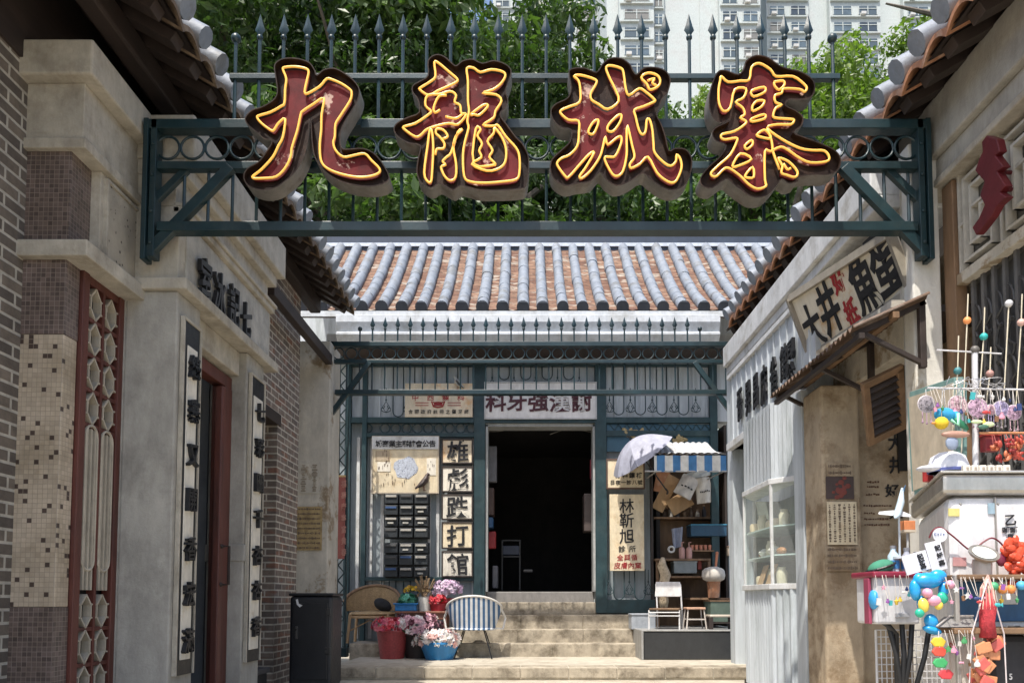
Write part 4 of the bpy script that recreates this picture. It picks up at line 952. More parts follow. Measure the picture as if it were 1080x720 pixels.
# right side: raised characters on the pale timber wall
t = base_root('shop_sign', 'black raised characters in a row on the pale blue timber wall at right', 'sign', (2.40, 7.5, wb + .3))
for ch, u, v, h in (('晉', 780, 427, .42), ('昇', 789, 419, .42), ('昌', 797, 412, .40), ('麻', 805.6, 405, .43), ('雀', 815.6, 397, .44), ('館', 826.6, 382, .38)):
    char_part(t, ch, PX(u, v, 2.385), RR, UPZ, .19, h * .92, .02, M['black'], .016, .022)
for ch, v in (('公', 393), ('司', 369)): char_part(t, ch, PX(834.5, v, 2.385), RR, UPZ, .16, .2, .03, M['black'], .014, .018)
# leaning fish ball sign
q4 = [P(833, 315, 6.45), P(939, 246, 4.98), P(962, 307, 4.98), P(856, 376, 6.45)]     # far-top, near-top, near-bottom, far-bottom
ux = (q4[1] - q4[0]); uy = (q4[0] - q4[3]); outn = Vector(ux).cross(Vector(uy)).normalized()
if outn.x > 0: outn = -outn
t = base_root('food_stall_sign', 'large leaning cream sign with black and red characters over the corrugated awning', 'sign', q4[3])
b = MB(); b.prism([p for p in q4], -outn * .05); b.build('board', M['signcream'], t, bev=.004)
b = MB()
for i in range(4): b.bar(q4[i] + outn * .004, q4[(i + 1) % 4] + outn * .004, .035, .06)
b.build('frame', C(.30, .27, .22), t)
def on_sign(s, tt): return q4[3] + ux * s + uy * tt + outn * .008
rdir, udir = ux.normalized(), uy.normalized()
for ch, u, v, w_, h_, m in (('大', 858, 345, .30, .40, M['ink']), ('井', 875, 325, .31, .44, M['ink']), ('魚', 911, 297, .31, .48, M['ink']), ('蛋', 934, 279, .32, .50, M['ink']), ('好', 884, 294, .18, .23, M['redink']), ('抵', 899, 330, .18, .23, M['redink'])):
    # where the sight line meets the board
    o = Vector((0, 0, H)); d = P(u, v, 5) - o; tt = (q4[0] - o).dot(outn) / d.dot(outn); c = o + d * tt + outn * .008
    char_part(t, ch, c, rdir, udir, w_, h_, .006, m, .022, .030)
b = MB(); b.bar(q4[1] - outn * .06, Vector((2.6, 5.1, q4[1].z)), .05); b.bar(q4[0] - outn * .06, Vector((2.6, 6.45, q4[0].z)), .05); b.bar(q4[2] - outn * .06, Vector((2.66, 5.0, q4[2].z)), .05); b.bar(q4[3] - outn * .06, Vector((2.6, 6.45, q4[3].z)), .05); b.build('bracket', M['darkwood'], t)
# corrugated awning under it
Ya, Yb = 4.70, 6.35; xo, zo, xi, zi = 2.07, 2.60, 2.56, 2.82
t = T('corrugated_awning', 'rusty corrugated awning on dark brackets under the leaning sign', 'awning', (xi, 5.5, zi))
b = MB(); cf = lambda a, s, dz=0: Vector((xo + (xi - xo) * s, Ya + (Yb - Ya) * a, zo + (zi - zo) * s + .016 * sin(a * 2 * pi * 22) + dz))
b.grid(lambda a, s: cf(a, s), 176, 4); b.grid(lambda a, s: cf(a, s, -.006), 176, 4); b.build('sheet', M['rust'], t, smooth=True)
for y in (Ya + .08, 5.5, Yb - .08):
    b = MB(); b.bar((xo + .03, y, zo - .03), (xi, y, zi - .03), .04, .04); b.bar((xo + .10, y, zo - .02), (xi, y, zo - .22), .03, .03); b.bar((xi - .02, y, zo - .24), (xi - .02, y, zi), .04); b.build('bracket', M['darkwood'], t, bev=.003)
b = MB(); b.bar((xo + .05, Ya, zo - .055), (xo + .05, Yb, zo - .055), .035); b.build('edge_rail', M['darkwood'], t); b = MB(); b.bar((2.34, Ya, zo + .08), (2.34, Yb, zo + .08), .04); b.build('purlin', M['wood'], t)
b = MB(); b.bar((2.47, 4.93, zi + .02), (2.47, 6.4, zi + .12), .09, .05); b.build('fascia', M['cream'], t)
# propped louvre shutter
Ml = Matrix.Rotation(R(-26), 3, 'Y') @ Matrix.Rotation(R(38), 3, 'X')
c = P(933, 428, 5.2); t = T('louvre_shutter', 'brown louvred shutter propped open at a slant under the awning', 'shutter', c)
b = MB(); ww, hh = .26, .46
for sx in (-1, 1): b.obox(c + Ml @ Vector((sx * ww / 2, 0, 0)), (.045, .035, hh), Ml)
for sz in (-1, 1): b.obox(c + Ml @ Vector((0, 0, sz * hh / 2)), (ww + .05, .035, .05), Ml)
b.build('frame', M['wood'], t, bev=.003); b = MB()
for i in range(7): b.obox(c + Ml @ Vector((0, 0, -hh / 2 + .06 + i * .057)), (ww - .04, .045, .009), Ml @ Matrix.Rotation(R(40), 3, 'X'))
b.build('slat', M['darkwood'], t)
b = MB(); b.bar(c + Ml @ Vector((.1, .02, -.2)), Vector((2.75, 5.96, c.z - .1)), .02); b.build('prop_stay', M['darkwood'], t)
# painted characters on the aged wall
t = base_root('painted_sign', 'black brush characters in a column painted on the aged cream wall', 'sign', P(946, 560, 5.97))
for ch, u, v, h in (('大', 944, 466, 19), ('井', 945, 490, 19), ('好', 941, 517, 14), ('人', 945, 541, 12)): char_part(t, ch, P(u, v, 5.97), RX, UPZ, .115, h * .0075, .006, M['ink'], .016, .022)
t = base_root('painted_notice', 'faint brown lines of small writing low on the aged cream wall', 'notice', P(926, 560, 5.97))
for v, u0, u1 in ((508, 915, 926), (513, 915, 927), (521, 914, 928), (533, 911, 940), (541, 912, 922), (547, 912, 938), (553, 912, 938)):
    u = u0; b = MB()
    while u < u1: d_ = random.uniform(.8, 2.2); b.box(P(u, v, 5.97).x, P(u + d_, v, 5.97).x, 5.972, 5.979, ZZ(v + random.uniform(.4, 1.3), 5.97), ZZ(v - random.uniform(.4, 1.3), 5.97)); u += d_ + random.uniform(.5, 1.4)
    b.build('line_of_writing', C(.14, .07, .04), t)
# posters on the pier
def poster(label, u0, u1, v0, v1, y, m, extra=None):
    a, e = P(u0, v1, y), P(u1, v0, y); t = base_root('poster', label, 'poster', ((a.x + e.x) / 2, y, a.z)); b = MB(); b.box(a.x, e.x, y - .004, y + .004, a.z, e.z)
    ink = extra(b, a, e, y) if extra else M['ink']
    b.build('sheet', [m, ink], t); return t
def lines(n, vert=False, m=None):
    def f(b, a, e, y):
        w_, h_ = e.x - a.x, e.z - a.z
        for i in range(n):
            k = (i + .5) / n; s = .06
            while s < .92:
                l = random.uniform(.012, .05); q = random.uniform(.08, .27)
                if vert: b.box(a.x + w_ * (k - q / n), a.x + w_ * (k + q / n), y - .007, y - .003, a.z + h_ * s, a.z + h_ * (s + l), 1)
                else: b.box(a.x + w_ * s, a.x + w_ * (s + l), y - .007, y - .003, a.z + h_ * (k - q / n), a.z + h_ * (k + q / n), 1)
                s += l + random.uniform(.006, .03)
        return m or C(.16, .115, .08)
    return f
def redpic(b, a, e, y):
    c = (a + e) / 2
    for k in range(16): q = Vector((c.x + random.gauss(0, .05), y - .006, c.z + random.gauss(0, .045))); b.ball(q, random.uniform(.008, .022), 8, None, (1.2, .12, 1), 1)
    return C(.22, .05, .035)
poster('torn paper heading with dark brush writing at the top of the right pier', 872, 899, 488, 502, 5.84, M['brownwall'], lines(2))
poster('dark poster with a red flower picture on the right pier', 871.5, 900, 502.5, 526, 5.84, C(.07, .045, .04), redpic)
poster('tall brown paper with columns of faint writing below the red flower poster', 873, 903, 529, 574, 5.84, M['paper'].copy(), lines(6, True))
poster('lowest brown paper with sketchy dark drawings on the right pier', 871, 906, 576, 602, 5.84, M['brownwall'], lines(4))
poster('yellowed old poster with dense writing on the pier above the black bin', 309, 340, 534, 580, XX and 8.99, mat('yellowed_paper', (.42, .31, .15), .8, 0, .2, 20, .1, stain=(.25, .17, .08), sscale=9), lines(9))
poster('smudged dark brush drawing on the pier above the yellowed poster', 314, 338, 488, 520, 8.994, M['cream'], lines(2, True, C(.30, .25, .19)))
# ================================================================ things in front of the rear hall
# litter bin
x0, x1 = XX(305, 7.5), XX(352, 7.5); zt2 = ZZ(625, 7.5)
t = T('litter_bin', 'tall black rectangular bin standing before the pier at the left', 'bin', ((x0 + x1) / 2, 7.7, 0))
part('body', M['black'], t, (x0 + .01, x1 - .01, 7.5, 7.92, .02, zt2 - .03), bev=.03); part('lid', M['black'], t, (x0, x1, 7.49, 7.93, zt2 - .03, zt2), bev=.012); part('plinth', C(.03, .03, .03), t, (x0 + .03, x1 - .03, 7.53, 7.9, 0, .03))
part('door_panel', C(.014, .015, .018, .35), t, (x0 + .05, x1 - .05, 7.488, 7.5, .1, zt2 - .1), bev=.004)
b = MB(); b.prism([P(u, v, 7.484) for u, v in ((312, 632), (314, 631), (315, 636), (319, 638), (316, 640), (313, 637))], (0, .004, 0)); b.build('sticker', C(.6, .6, .6), t)
for zz_ in (.35, zt2 - .22): part('hinge', C(.05, .05, .05, .3, .5), t, (x1 - .07, x1 - .02, 7.476, 7.49, zz_, zz_ + .07), bev=.003)
part('handle', C(.10, .10, .10, .3, .6), t, (x0 + .08, x0 + .10, 7.462, 7.49, .5, .62), bev=.003)
# black crate by the brick wall
p = P(262, 708, 6.9); t = T('black_crate', 'small black box at the foot of the brick wall opening', 'box', (p.x, 6.9, 0)); part('box_body', M['black'], t, (p.x - .14, p.x + .12, 6.75, 7.05, 0, p.z - .02), bev=.012); part('box_lid', C(.05, .05, .055), t, (p.x - .16, p.x + .14, 6.73, 7.07, p.z - .02, p.z + .03), bev=.01)
# iron column with a red scroll
xg = XX(360, 10.0)
t = T('iron_column', 'dark green iron column with leaf scrolls beside the left pier', 'column', (xg, 10.0, PZ))
part('shaft', M['iron'], t, (xg - .07, xg - .045, 9.98, 10.02, PZ, ZZ(384, 10)), (xg + .045, xg + .07, 9.98, 10.02, PZ, ZZ(384, 10)), (xg - .10, xg + .10, 9.93, 10.07, PZ, PZ + .12), bev=.003)
b = MB(); z = PZ + .2
while z < ZZ(390, 10): b.tube([(xg - .045, 10, z), (xg + .04, 10, z + .10), (xg - .045, 10, z + .2)], .010, 5); b.ball((xg - .09, 10, z + .1), .02, 6, None, (1.3, .5, 1)); z += .2
b.build('scrollwork', M['iron'], t)
t = T('red_scroll', 'narrow faded red scroll board hanging on the left iron column', 'scroll', (xg, 9.96, ZZ(590, 9.96))); part('board', C(.30, .09, .075), t, (xg - .045, xg + .05, 9.945, 9.97, ZZ(589, 9.96), ZZ(503, 9.96)), bev=.003); part('top_strip', C(.6, .42, .2), t, (xg - .045, xg + .05, 9.94, 9.972, ZZ(503, 9.96), ZZ(501, 9.96)), bev=0)
for k in range(7): b = MB(); put_char(b, '福壽康寧富貴春'[k], P(362.5, 510 + 12 * k, 9.942), RX, UPZ, .07, .10, .005, .02, .01); b.build('character', C(.42, .2, .16), t, weld=False)
# rattan armchair
M['rattan'] = mat('rattan_weave', (.36, .24, .12), .65, 0, .35, 60, .6, 120)
zc = z1
def cx(u, y=10.3): return XX(u, y)
t = T('rattan_armchair', 'rattan armchair with a rounded back at the left of the flowers', 'armchair', (cx(394), 10.3, zc))
xc_, yc_ = cx(394), 10.25; hwid = .33; zs_ = zc + .36
b = MB(); b.lathe([(.001, zs_ + .0), (.28, zs_), (.30, zs_ + .02), (.27, zs_ + .05), (.001, zs_ + .065)], (xc_, yc_, 0), 20, Matrix.Diagonal(Vector((1.05, .9, 1))).to_3x3()); b.build('seat', M['rattan'], t, smooth=True)
bk = lambda a, s, r=.0: Vector((xc_ + (hwid + r + .03 * s) * cos(pi * (1.08 - 1.16 * a)), yc_ - .02 + (.30 + r) * sin(pi * (1.08 - 1.16 * a)), zs_ + .06 + (.34 * s) * (.34 + .66 * max(0, sin(pi * a)) ** 1.3)))
b = MB(); b.grid(lambda a, s: bk(a, s), 26, 8); b.grid(lambda a, s: bk(a, s, .014), 26, 8); b.build('backrest', M['rattan'], t, smooth=True)
b = MB(); b.tube([bk(i / 26, 1.02, .007) for i in range(27)], .022, 8); b.build('arm_rail', M['wood'], t, smooth=True)
b = MB(); b.tube([(xc_ + .30 * cos(k * pi / 12), yc_ + .26 * sin(k * pi / 12), zs_ - .02) for k in range(24)], .018, 6, True); b.build('seat_ring', M['ply'], t, smooth=True)
for sx in (-1, 1):
    for sy in (-1, 1):
        b = MB(); b.tube([(xc_ + sx * .25, yc_ + sy * .2, zs_ + .02), (xc_ + sx * .28, yc_ + sy * .23, zc)], .02, 8); b.build('leg', M['ply'], t, smooth=True)
b = MB(); b.tube([(xc_ - .26, yc_ - .2, zc + .16), (xc_, yc_ - .16, zs_ - .06), (xc_ + .26, yc_ - .2, zc + .16)], .010, 6); b.build('arch_brace', M['ply'], t)
t = T('black_cushion', 'black cushion lying in the rattan armchair', 'cushion', (xc_ + .12, yc_ - .02, zs_ + .06)); b = MB(); b.ball((xc_ + .14, yc_, zs_ + .14), .13, 14, Matrix.Rotation(.5, 3, 'Y'), (1, .8, .65)); b.build('cushion_cover', C(.02, .02, .022, .9), t, smooth='all')
# low red-brown table
zt3 = ZZ(644, 10.0); xa_, xb_ = XX(417, 10), XX(473, 10)
t = T('low_table', 'low red-brown table holding pots of flowers', 'table', ((xa_ + xb_) / 2, 10.1, z1)); tw_ = C(.24, .10, .06)
part('tabletop', tw_, t, (xa_, xb_, 9.98, 10.40, zt3 - .03, zt3)); part('apron', tw_, t, (xa_ + .03, xb_ - .03, 10.01, 10.03, zt3 - .11, zt3 - .03), (xa_ + .03, xb_ - .03, 10.35, 10.37, zt3 - .11, zt3 - .03))
for x in (xa_ + .04, xb_ - .04):
    for y in (10.03, 10.35): part('leg', tw_, t, (x - .02, x + .02, y - .02, y + .02, z1 if y > 10.0 else PZ, zt3 - .03))
def blossoms(par, c, rx, rz, n, cols, s=.03, ry=None, leaves=6, name='blossom'):
    "a head of petals in little rosettes"
    per = {}
    for i in range(n):
        k = random.choice(range(len(cols))); per.setdefault(k, []).append(i)
    for k, ids in per.items():
        b = MB()
        for i in ids:
            a, e_ = random.uniform(0, 2 * pi), random.uniform(-.25, 1) ; q = Vector(c) + Vector((cos(a) * cos(e_) * rx, sin(a) * cos(e_) * (ry or rx), sin(e_) * rz)) * random.uniform(.75, 1.05)
            nrm = (q - Vector(c)).normalized(); t1 = nrm.orthogonal().normalized(); t2 = nrm.cross(t1); r_ = s * random.uniform(.7, 1.25)
            for L_ in range(2):
                for f in range(6):
                    w_ = f * pi / 3 + L_ * .5; d = t1 * cos(w_) + t2 * sin(w_); e2 = t1 * cos(w_ + 1.57) + t2 * sin(w_ + 1.57); rr_ = r_ * (1 - .4 * L_); up_ = nrm * r_ * (.15 + .35 * L_)
                    b.pts([q, q + d * rr_ * .6 + e2 * rr_ * .34 + up_ * .6, q + d * rr_ + up_, q + d * rr_ * .6 - e2 * rr_ * .34 + up_ * .6], [(0, 1, 2, 3)])
        b.build(name, cols[k], par)
    if leaves:
        b = MB()
        for i in range(leaves * 4):
            a = random.uniform(0, 2 * pi); q = Vector(c) + Vector((cos(a) * rx, sin(a) * (ry or rx), random.uniform(-.3, .3) * rz)) * random.uniform(.6, 1.0); d = Vector((cos(a), sin(a), random.uniform(-.3, .6))) * s * 2; e2 = d.cross(Vector((0, 0, 1))).normalized() * s * .5
            b.pts([q, q + d * .5 + e2, q + d, q + d * .5 - e2], [(0, 1, 2, 3)])
        b.build('leaf_spray', C(.03, .10, .025), par)
pk, rd_, wh, ly = C(.65, .12, .20), C(.55, .03, .05), C(.78, .72, .70), C(.62, .45, .60)
def pot(label, name, c, prof, m, cols, rx, rz, n, s=.03, lift=0, **kw):
    t = T(name, label, 'flower pot', c); b = MB(); b.lathe(prof, c, 20); b.build('container', m, t, smooth=True)
    h_ = max(z for r_, z in prof); k = MB(); k.lathe([(.001, h_ * .86), (max(r_ for r_, z in prof) * .9, h_ * .86)], c, 16); k.build('soil', C(.03, .02, .015), t)
    blossoms(t, Vector(c) + Vector((0, 0, h_ + lift)), rx, rz, n, cols, s, **kw); return t
pot('pot of pale lilac blossoms at the right end of the low table', 'flower_pot', (XX(472, 10.25), 10.25, zt3), [(.001, 0), (.09, 0), (.12, .17), (.13, .17), (.11, .16), (.001, .15)], C(.35, .03, .04), [ly, C(.72, .58, .70)], .21, .15, 90, .042, .10)
t = pot('white pot of dry brown grass and yellow flowers on the low table', 'flower_pot', (XX(448, 10.05), 10.05, zt3), [(.001, 0), (.07, 0), (.085, .19), (.09, .19), (.075, .18), (.001, .17)], C(.62, .60, .55), [C(.30, .20, .12), C(.5, .34, .15)], .10, .10, 16, .025, .02, leaves=0)
b = MB()
for i in range(60):
    a = random.uniform(0, 6.3); q = Vector((XX(448, 10.05), 10.05, zt3 + .17)); d = Vector((cos(a) * random.uniform(.02, .14), sin(a) * .1, random.uniform(.12, .30))); b.tube([q, q + d * .6, q + d], [.004, .003, .008], 4)
b.build('dry_grass', C(.26, .18, .10), t)
pot('small yellow flower bowl on the low table behind the blue tray', 'flower_pot', (XX(436, 10.28), 10.28, zt3), [(.001, 0), (.05, 0), (.07, .22), (.075, .22), (.06, .2), (.001, .2)], C(.10, .12, .08), [C(.72, .48, .04), C(.6, .35, .03)], .13, .06, 40, .03, .05)
pot('low red pot of deep red flowers on the low table', 'flower_pot', (XX(462, 10.08), 10.08, zt3), [(.001, 0), (.09, 0), (.11, .10), (.115, .10), (.1, .09), (.001, .09)], C(.42, .02, .03), [rd_, C(.7, .08, .1)], .13, .09, 36, .035, .03)
t = T('blue_tray', 'bright blue plastic tray on the left end of the low table', 'tray', (XX(429, 10.1), 10.05, zt3)); xt0, xt1 = XX(416, 10.05), XX(442, 10.05); blu = C(.02, .20, .50, .35)
part('tray_body', blu, t, (xt0 + .02, xt1 - .02, 9.99, 10.24, zt3, zt3 + .09), bev=.012); part('tray_rim', blu, t, (xt0, xt1, 9.97, 10.26, zt3 + .085, zt3 + .105), bev=.006)
t = T('succulent', 'mint green artificial succulent plant on the blue tray', 'plant', (XX(430, 10.1), 10.1, zt3 + .105)); blossoms(t, (XX(430, 10.1), 10.1, zt3 + .13), .11, .10, 60, [C(.12, .42, .30), C(.05, .25, .15)], .045, leaves=3, name='leaf_rosette')
def basket(p, r0, r1, h_, m, label, cat='basket'):
    t = T('flower_basket', label, cat, p); b = MB(); b.lathe([(.001, 0), (r0, 0), (r0 + (r1 - r0) * .5, h_ * .5), (r1, h_), (r1 + .012, h_), (r1 + .01, h_ + .02), (r1 - .02, h_ - .01), (.001, h_ * .8)], p, 22); b.build('container', m, t, smooth=True); return t
M['redweave'] = mat('red_woven_plastic', (.32, .05, .05), .55, 0, .3, 50, .6, 110)
p = Vector((XX(414.5, 9.75), 9.75, PZ)); t = basket(p, .15, .20, .34, M['redweave'], 'red woven basket of bright pink and red flowers on the platform'); blossoms(t, p + Vector((-.03, 0, .40)), .23, .14, 130, [rd_, pk, C(.75, .20, .24)], .035)
p = Vector((XX(442, 9.85), 9.85, PZ)); t = basket(p, .16, .21, .28, C(.03, .025, .025), 'dark tub of pale pink and plum flowers behind the blue basin'); blossoms(t, p + Vector((-.02, 0, .36)), .34, .22, 150, [C(.72, .52, .56), wh, C(.12, .03, .05), C(.70, .40, .46)], .05)
p = Vector((XX(464, 9.6), 9.6, PZ)); t = basket(p, .17, .25, .20, C(.03, .22, .50, .4), 'round blue basin of white and blush flowers on the platform', 'basin'); blossoms(t, p + Vector((-.03, 0, .23)), .29, .16, 150, [wh, C(.80, .76, .72), C(.78, .50, .46)], .05)
b = MB(); b.tube([p + Vector((.25 * cos(k * pi / 10 - .9), -.02 + .02 * sin(k), .20 + .12 * sin(k * pi / 10))) for k in range(6)], .008, 6); b.build('handle', C(.3, .3, .3), t)
# striped tub chair
M['stripe'] = stripes_mat('blue_white_stripe', (.62, .64, .66), (.05, .12, .24), .062, 0)
cxx, cyy = XX(500, 9.75), 9.85; zs5 = PZ + .36
t = T('striped_chair', 'round garden chair woven in blue and white stripes on thin black legs', 'chair', (cxx, cyy, PZ))
sh = lambda a, s, r=0: Vector((cxx + (.26 + .09 * s + r) * cos(pi * (1.02 + .96 * a)) * (1 if s > 0 else 1), cyy + (.22 + .06 * s + r) * sin(pi * (1.02 + .96 * a)), zs5 + .02 + .40 * s * (.62 + .38 * sin(pi * a))))
b = MB(); b.grid(lambda a, s: sh(a, s), 26, 8); b.grid(lambda a, s: sh(a, s, .010), 26, 8); b.build('backrest', M['stripe'], t, smooth=True)
b = MB(); b.lathe([(.001, 0), (.27, 0), (.28, .012), (.27, .025), (.001, .02)], (cxx, cyy, zs5), 22); b.build('seat', M['stripe'], t, smooth=True)
tu = C(.66, .64, .60, .4); b = MB(); b.tube([sh(i / 26, 1.03, .005) for i in range(27)], .016, 7); b.build('rim_tube', tu, t, smooth=True)
b = MB()
for k in range(18): q = sh(k / 17, 0, .012); b.ball(q - Vector((0, 0, .01)), .018, 6)
b.build('lacing', tu, t, smooth='all')
for s_ in (0, 1): b = MB(); q = sh(s_, 1.0); b.tube([q, q + Vector((.05 if s_ else -.05, .10, -.12)), q + Vector((.02 if s_ else -.02, .05, -.26)), sh(s_, 0)], .014, 7); b.build('arm_loop', tu, t, smooth=True)
for sx in (-1, 1):
    for sy in (-1, 1): b = MB(); b.tube([(cxx + sx * .13, cyy + sy * .13, zs5), (cxx + sx * .24, cyy + sy * .22, PZ)], .009, 6); b.build('leg', M['black'], t)
b = MB()
for sx in (-1, 1): b.tube([(cxx + sx * .2, cyy - .18, PZ + .13), (cxx + sx * .2, cyy + .18, PZ + .13)], .006, 5)
b.build('stretcher', M['black'], t)
# dark plinth
x0, x1 = XX(678, 9.5), XX(788, 9.5); zp = ZZ(664, 9.5)
t = T('stone_plinth', 'dark grey stone plinth with a pale edge under the folding chair', 'plinth', ((x0 + x1) / 2, 9.9, PZ)); part('slab', C(.028, .03, .032, .6), t, (x0, x1, 9.5, YF + .6, PZ, zp - .02), bev=.01); part('pale_edge', C(.30, .30, .29), t, (x0 - .03, x0 - .002, 9.47, YF, PZ, zp), (x0 - .002, x1, 9.49, YF + .5, zp - .018, zp), bev=.006)
# folding umbrella
c = P(677.5, 481, 10.2); ax = Vector((-.60, -.22, .77)).normalized(); Mu = ax.to_track_quat('Z', 'Y').to_matrix(); Ru, Hu = .485, .27
t = T('umbrella', 'pale lavender umbrella open and tilted beside the striped awning', 'umbrella', c)
def ug(a, s, r=0):
    k = a * 8; f = k - int(k); th = a * 2 * pi; rr_ = Ru * s * (cos(pi / 8) / cos((f - .5) * pi / 4)) ** .8
    z = Hu * (1 - s ** 1.9) - .035 * s * s * sin(pi * f) * .35
    return c + Mu @ Vector((rr_ * cos(th), rr_ * sin(th), z + r))
b = MB(); b.grid(lambda a, s: ug(a, s), 32, 9); cn = b.build('canopy', C(.36, .37, .45, .55), t)
for p_ in cn.data.polygons: p_.use_smooth = True
cn.data.set_sharp_from_angle(angle=R(13))
b = MB(); b.tube([c + ax * (Hu + .09), c + ax * (Hu + .0), c - ax * .55], [.006, .010, .010], 7); b.build('shaft', M['black'], t)
for k in range(8): b = MB(); b.tube([ug(k / 8, i / 6, -.012) for i in range(7)], .005, 4); b.build('rib', M['black'], t)
b = MB(); b.tube([c - ax * .55 + Vector((.03 * sin(i * .5), 0, -.03 * i / 2)) for i in range(6)], .014, 7); b.build('handle', M['darkwood'], t)
# striped awning
xa_, xb_ = XX(691, 9.75), XX(768, 9.75); M['awn'] = stripes_mat('awning_stripe', (.70, .70, .66), (.06, .20, .42), .2055, 0, .75)
t = T('striped_awning', 'blue and white striped awning with a scalloped white top over the cluttered stall', 'awning', (xa_, 10.2, ZZ(498, 9.75)))
za, zb_ = ZZ(480, 9.75), ZZ(497.5, 9.75); zt4 = ZZ(468, 10.45)
b = MB(); b.grid(lambda a, s: Vector((xa_ + (xb_ - xa_) * a, 9.75 + .012 * sin(a * 40), zb_ + (za - zb_) * s)), 80, 3); b.grid(lambda a, s: Vector((xa_ + (xb_ - xa_) * a, 9.758 + .012 * sin(a * 40), zb_ + (za - zb_) * s)), 80, 3); b.build('valance', M['awn'], t, smooth=True)
b = MB(); tp = lambda a, s, d=0: Vector((xa_ + .06 * s + (xb_ - xa_ - .12 * s) * a, 9.745 + .75 * s, za + .02 + (zt4 - za) * s - .05 * sin(pi * s) + .018 * abs(sin(a * pi * 10)) + d)); b.grid(lambda a, s: tp(a, s), 80, 8); b.grid(lambda a, s: tp(a, s, -.008), 80, 8); b.build('top_cloth', C(.48, .49, .50, .8), t, smooth=True)
b = MB(); b.tube([(xa_ - .12, 9.75, zb_ + .01), (xb_ + .08, 9.75, zb_ + .01)], .010, 7); b.build('rod', C(.5, .5, .5, .4, .5), t)
for x in (xa_ + .03, xb_ - .03): b = MB(); b.tube([(x, 9.75, zb_ + .01), (x, YF + .02, zb_ + .05)], .010, 6); b.build('side_arm', C(.4, .4, .4, .4, .5), t)
# stall recess and shelves
t = T('stall_recess', 'dark timber lined recess with shelves behind the folding chair', 'stall', (fx(732), YF + .3, zp))
xs0, xs1 = fx(689), fx(766)
part('back_panel', M['wood'], t, (xs0, xs1, YF + .5, YF + .54, zp, fz(447)), bev=0); part('side_panel', M['darkwood'], t, (xs0 - .03, xs0, YF + .03, YF + .54, zp, fz(447)), (xs1, xs1 + .03, YF + .06, YF + .54, zp, fz(447)), bev=0)
part('lining_strip', M['greyboard'], t, (fx(769), fx(784), YF + .06, YF + .1, PZ, fz(446)), bev=0)
YS = YF + .1
for u0, u1, v, y0, y1 in ((692, 760, 543, YF + .2, YF + .5), (690, 748, 589, YF - .1, YF + .5), (700, 748, 607, YF - .05, YF + .5), (724, 766, 630, YF - .25, YF + .5)):
    part('shelf', M['wood'], t, (P(u0, v, YF).x, P(u1, v, YF).x, y0, y1, fz(v) - .03, fz(v)), bev=.004)
for u in (692, 746): part('shelf_leg', M['wood'], t, (fx(u) - .02, fx(u) + .02, YF - .08, YF - .04, zp, fz(589) - .03))
def item(name, label, cat, build, group=None, loc=None):
    t = T(name, label, cat, loc, group); build(t); return t
def rot_board(par, name, u, v, y, w_, h_, ang, m, th=.02):
    b = MB(); b.obox(P(u, v, y), (w_, th, h_), Matrix.Rotation(R(ang), 3, 'Y')); return b.build(name, m, par, bev=.003)
for u, v, w_, h_, ang, m, lab in ((702, 520, .18, .55, 28, M['ply'], 'light plywood board leaning left in the top of the stall'), (712, 520, .12, .5, 40, M['wood'], 'brown plank leaning behind the paper bags'), (717, 530, .34, .24, -30, M['ply'], 'orange-brown board leaning over the dark shelf'), (698, 508, .2, .3, 10, M['terra'], 'rust red board at the top left of the stall')):
    item('wooden_board', lab, 'board', lambda t: rot_board(t, 'plank', u, v, YF + random.uniform(.15, .4), w_, h_, ang, m), 'boards leaning in the stall', P(u, v, YF + .3))
def bag(u, v, w_, h_, ang, lab, m, txt=None):
    y = YF + .02; c = P(u, v, y); Rm = Matrix.Rotation(R(ang), 3, 'Y')
    t = T('paper_bag', lab, 'bag', c, 'white paper bags hanging under the awning')
    b = MB(); b.grid(lambda a, s: c + Rm @ Vector(((a - .5) * w_ * (1 + .1 * s), -.03 - .03 * sin(pi * a) + .01 * sin(7 * s + a * 9), (.5 - s) * h_)), 10, 8); b.grid(lambda a, s: c + Rm @ Vector(((a - .5) * w_ * (1 + .1 * s), .02, (.5 - s) * h_)), 10, 8); b.build('sack', m, t, smooth=True)
    b = MB(); b.tube([c + Rm @ Vector((-.05, 0, h_ / 2)), c + Rm @ Vector((0, 0, h_ / 2 + .06)), c + Rm @ Vector((.05, 0, h_ / 2))], .004, 5); b.build('string_loop', C(.3, .2, .1), t)
    if txt:
        b = MB()
        for k in range(txt): q = c + Rm @ Vector(((k / (txt - 1) - .5) * w_ * .6, -.075, -.02 + random.uniform(-.01, .01))); b.obox(q, (w_ * .5 / txt, .004, .02), Rm)
        b.build('lettering', M['ink'], t)
bag(724, 513, .24, .30, 28, 'crumpled white paper bag hanging at a slant on the left', C(.62, .60, .58), 4); bag(742, 517, .20, .36, -6, 'white paper bag with dark printing hanging upright on the right', C(.66, .63, .58), 6); bag(737, 500, .34, .10, -14, 'pale cloth with a dark edge draped under the valance', C(.52, .55, .56))
for k in range(7):
    u = 705 + k * 7.2; h_ = random.uniform(.10, .17); m = (C(.10, .07, .05), C(.35, .33, .30), C(.05, .05, .06), C(.22, .14, .08))[k % 4]; c = Vector((fx(u), YF + .32, fz(543)))
    tt = T('bottle', 'small bottle or jar standing in the row on the upper stall shelf', 'bottle', c, 'bottles on the upper stall shelf'); b = MB(); b.lathe([(.001, 0), (.03, 0), (.032, h_ * .65), (.014, h_ * .8), (.014, h_), (.001, h_)], c, 12); b.build('glass_body', m, tt, smooth=True)
    b = MB(); b.lathe([(.017, h_), (.017, h_ + .02), (.001, h_ + .02)], c, 10); b.build('stopper', C(.3, .2, .12), tt)
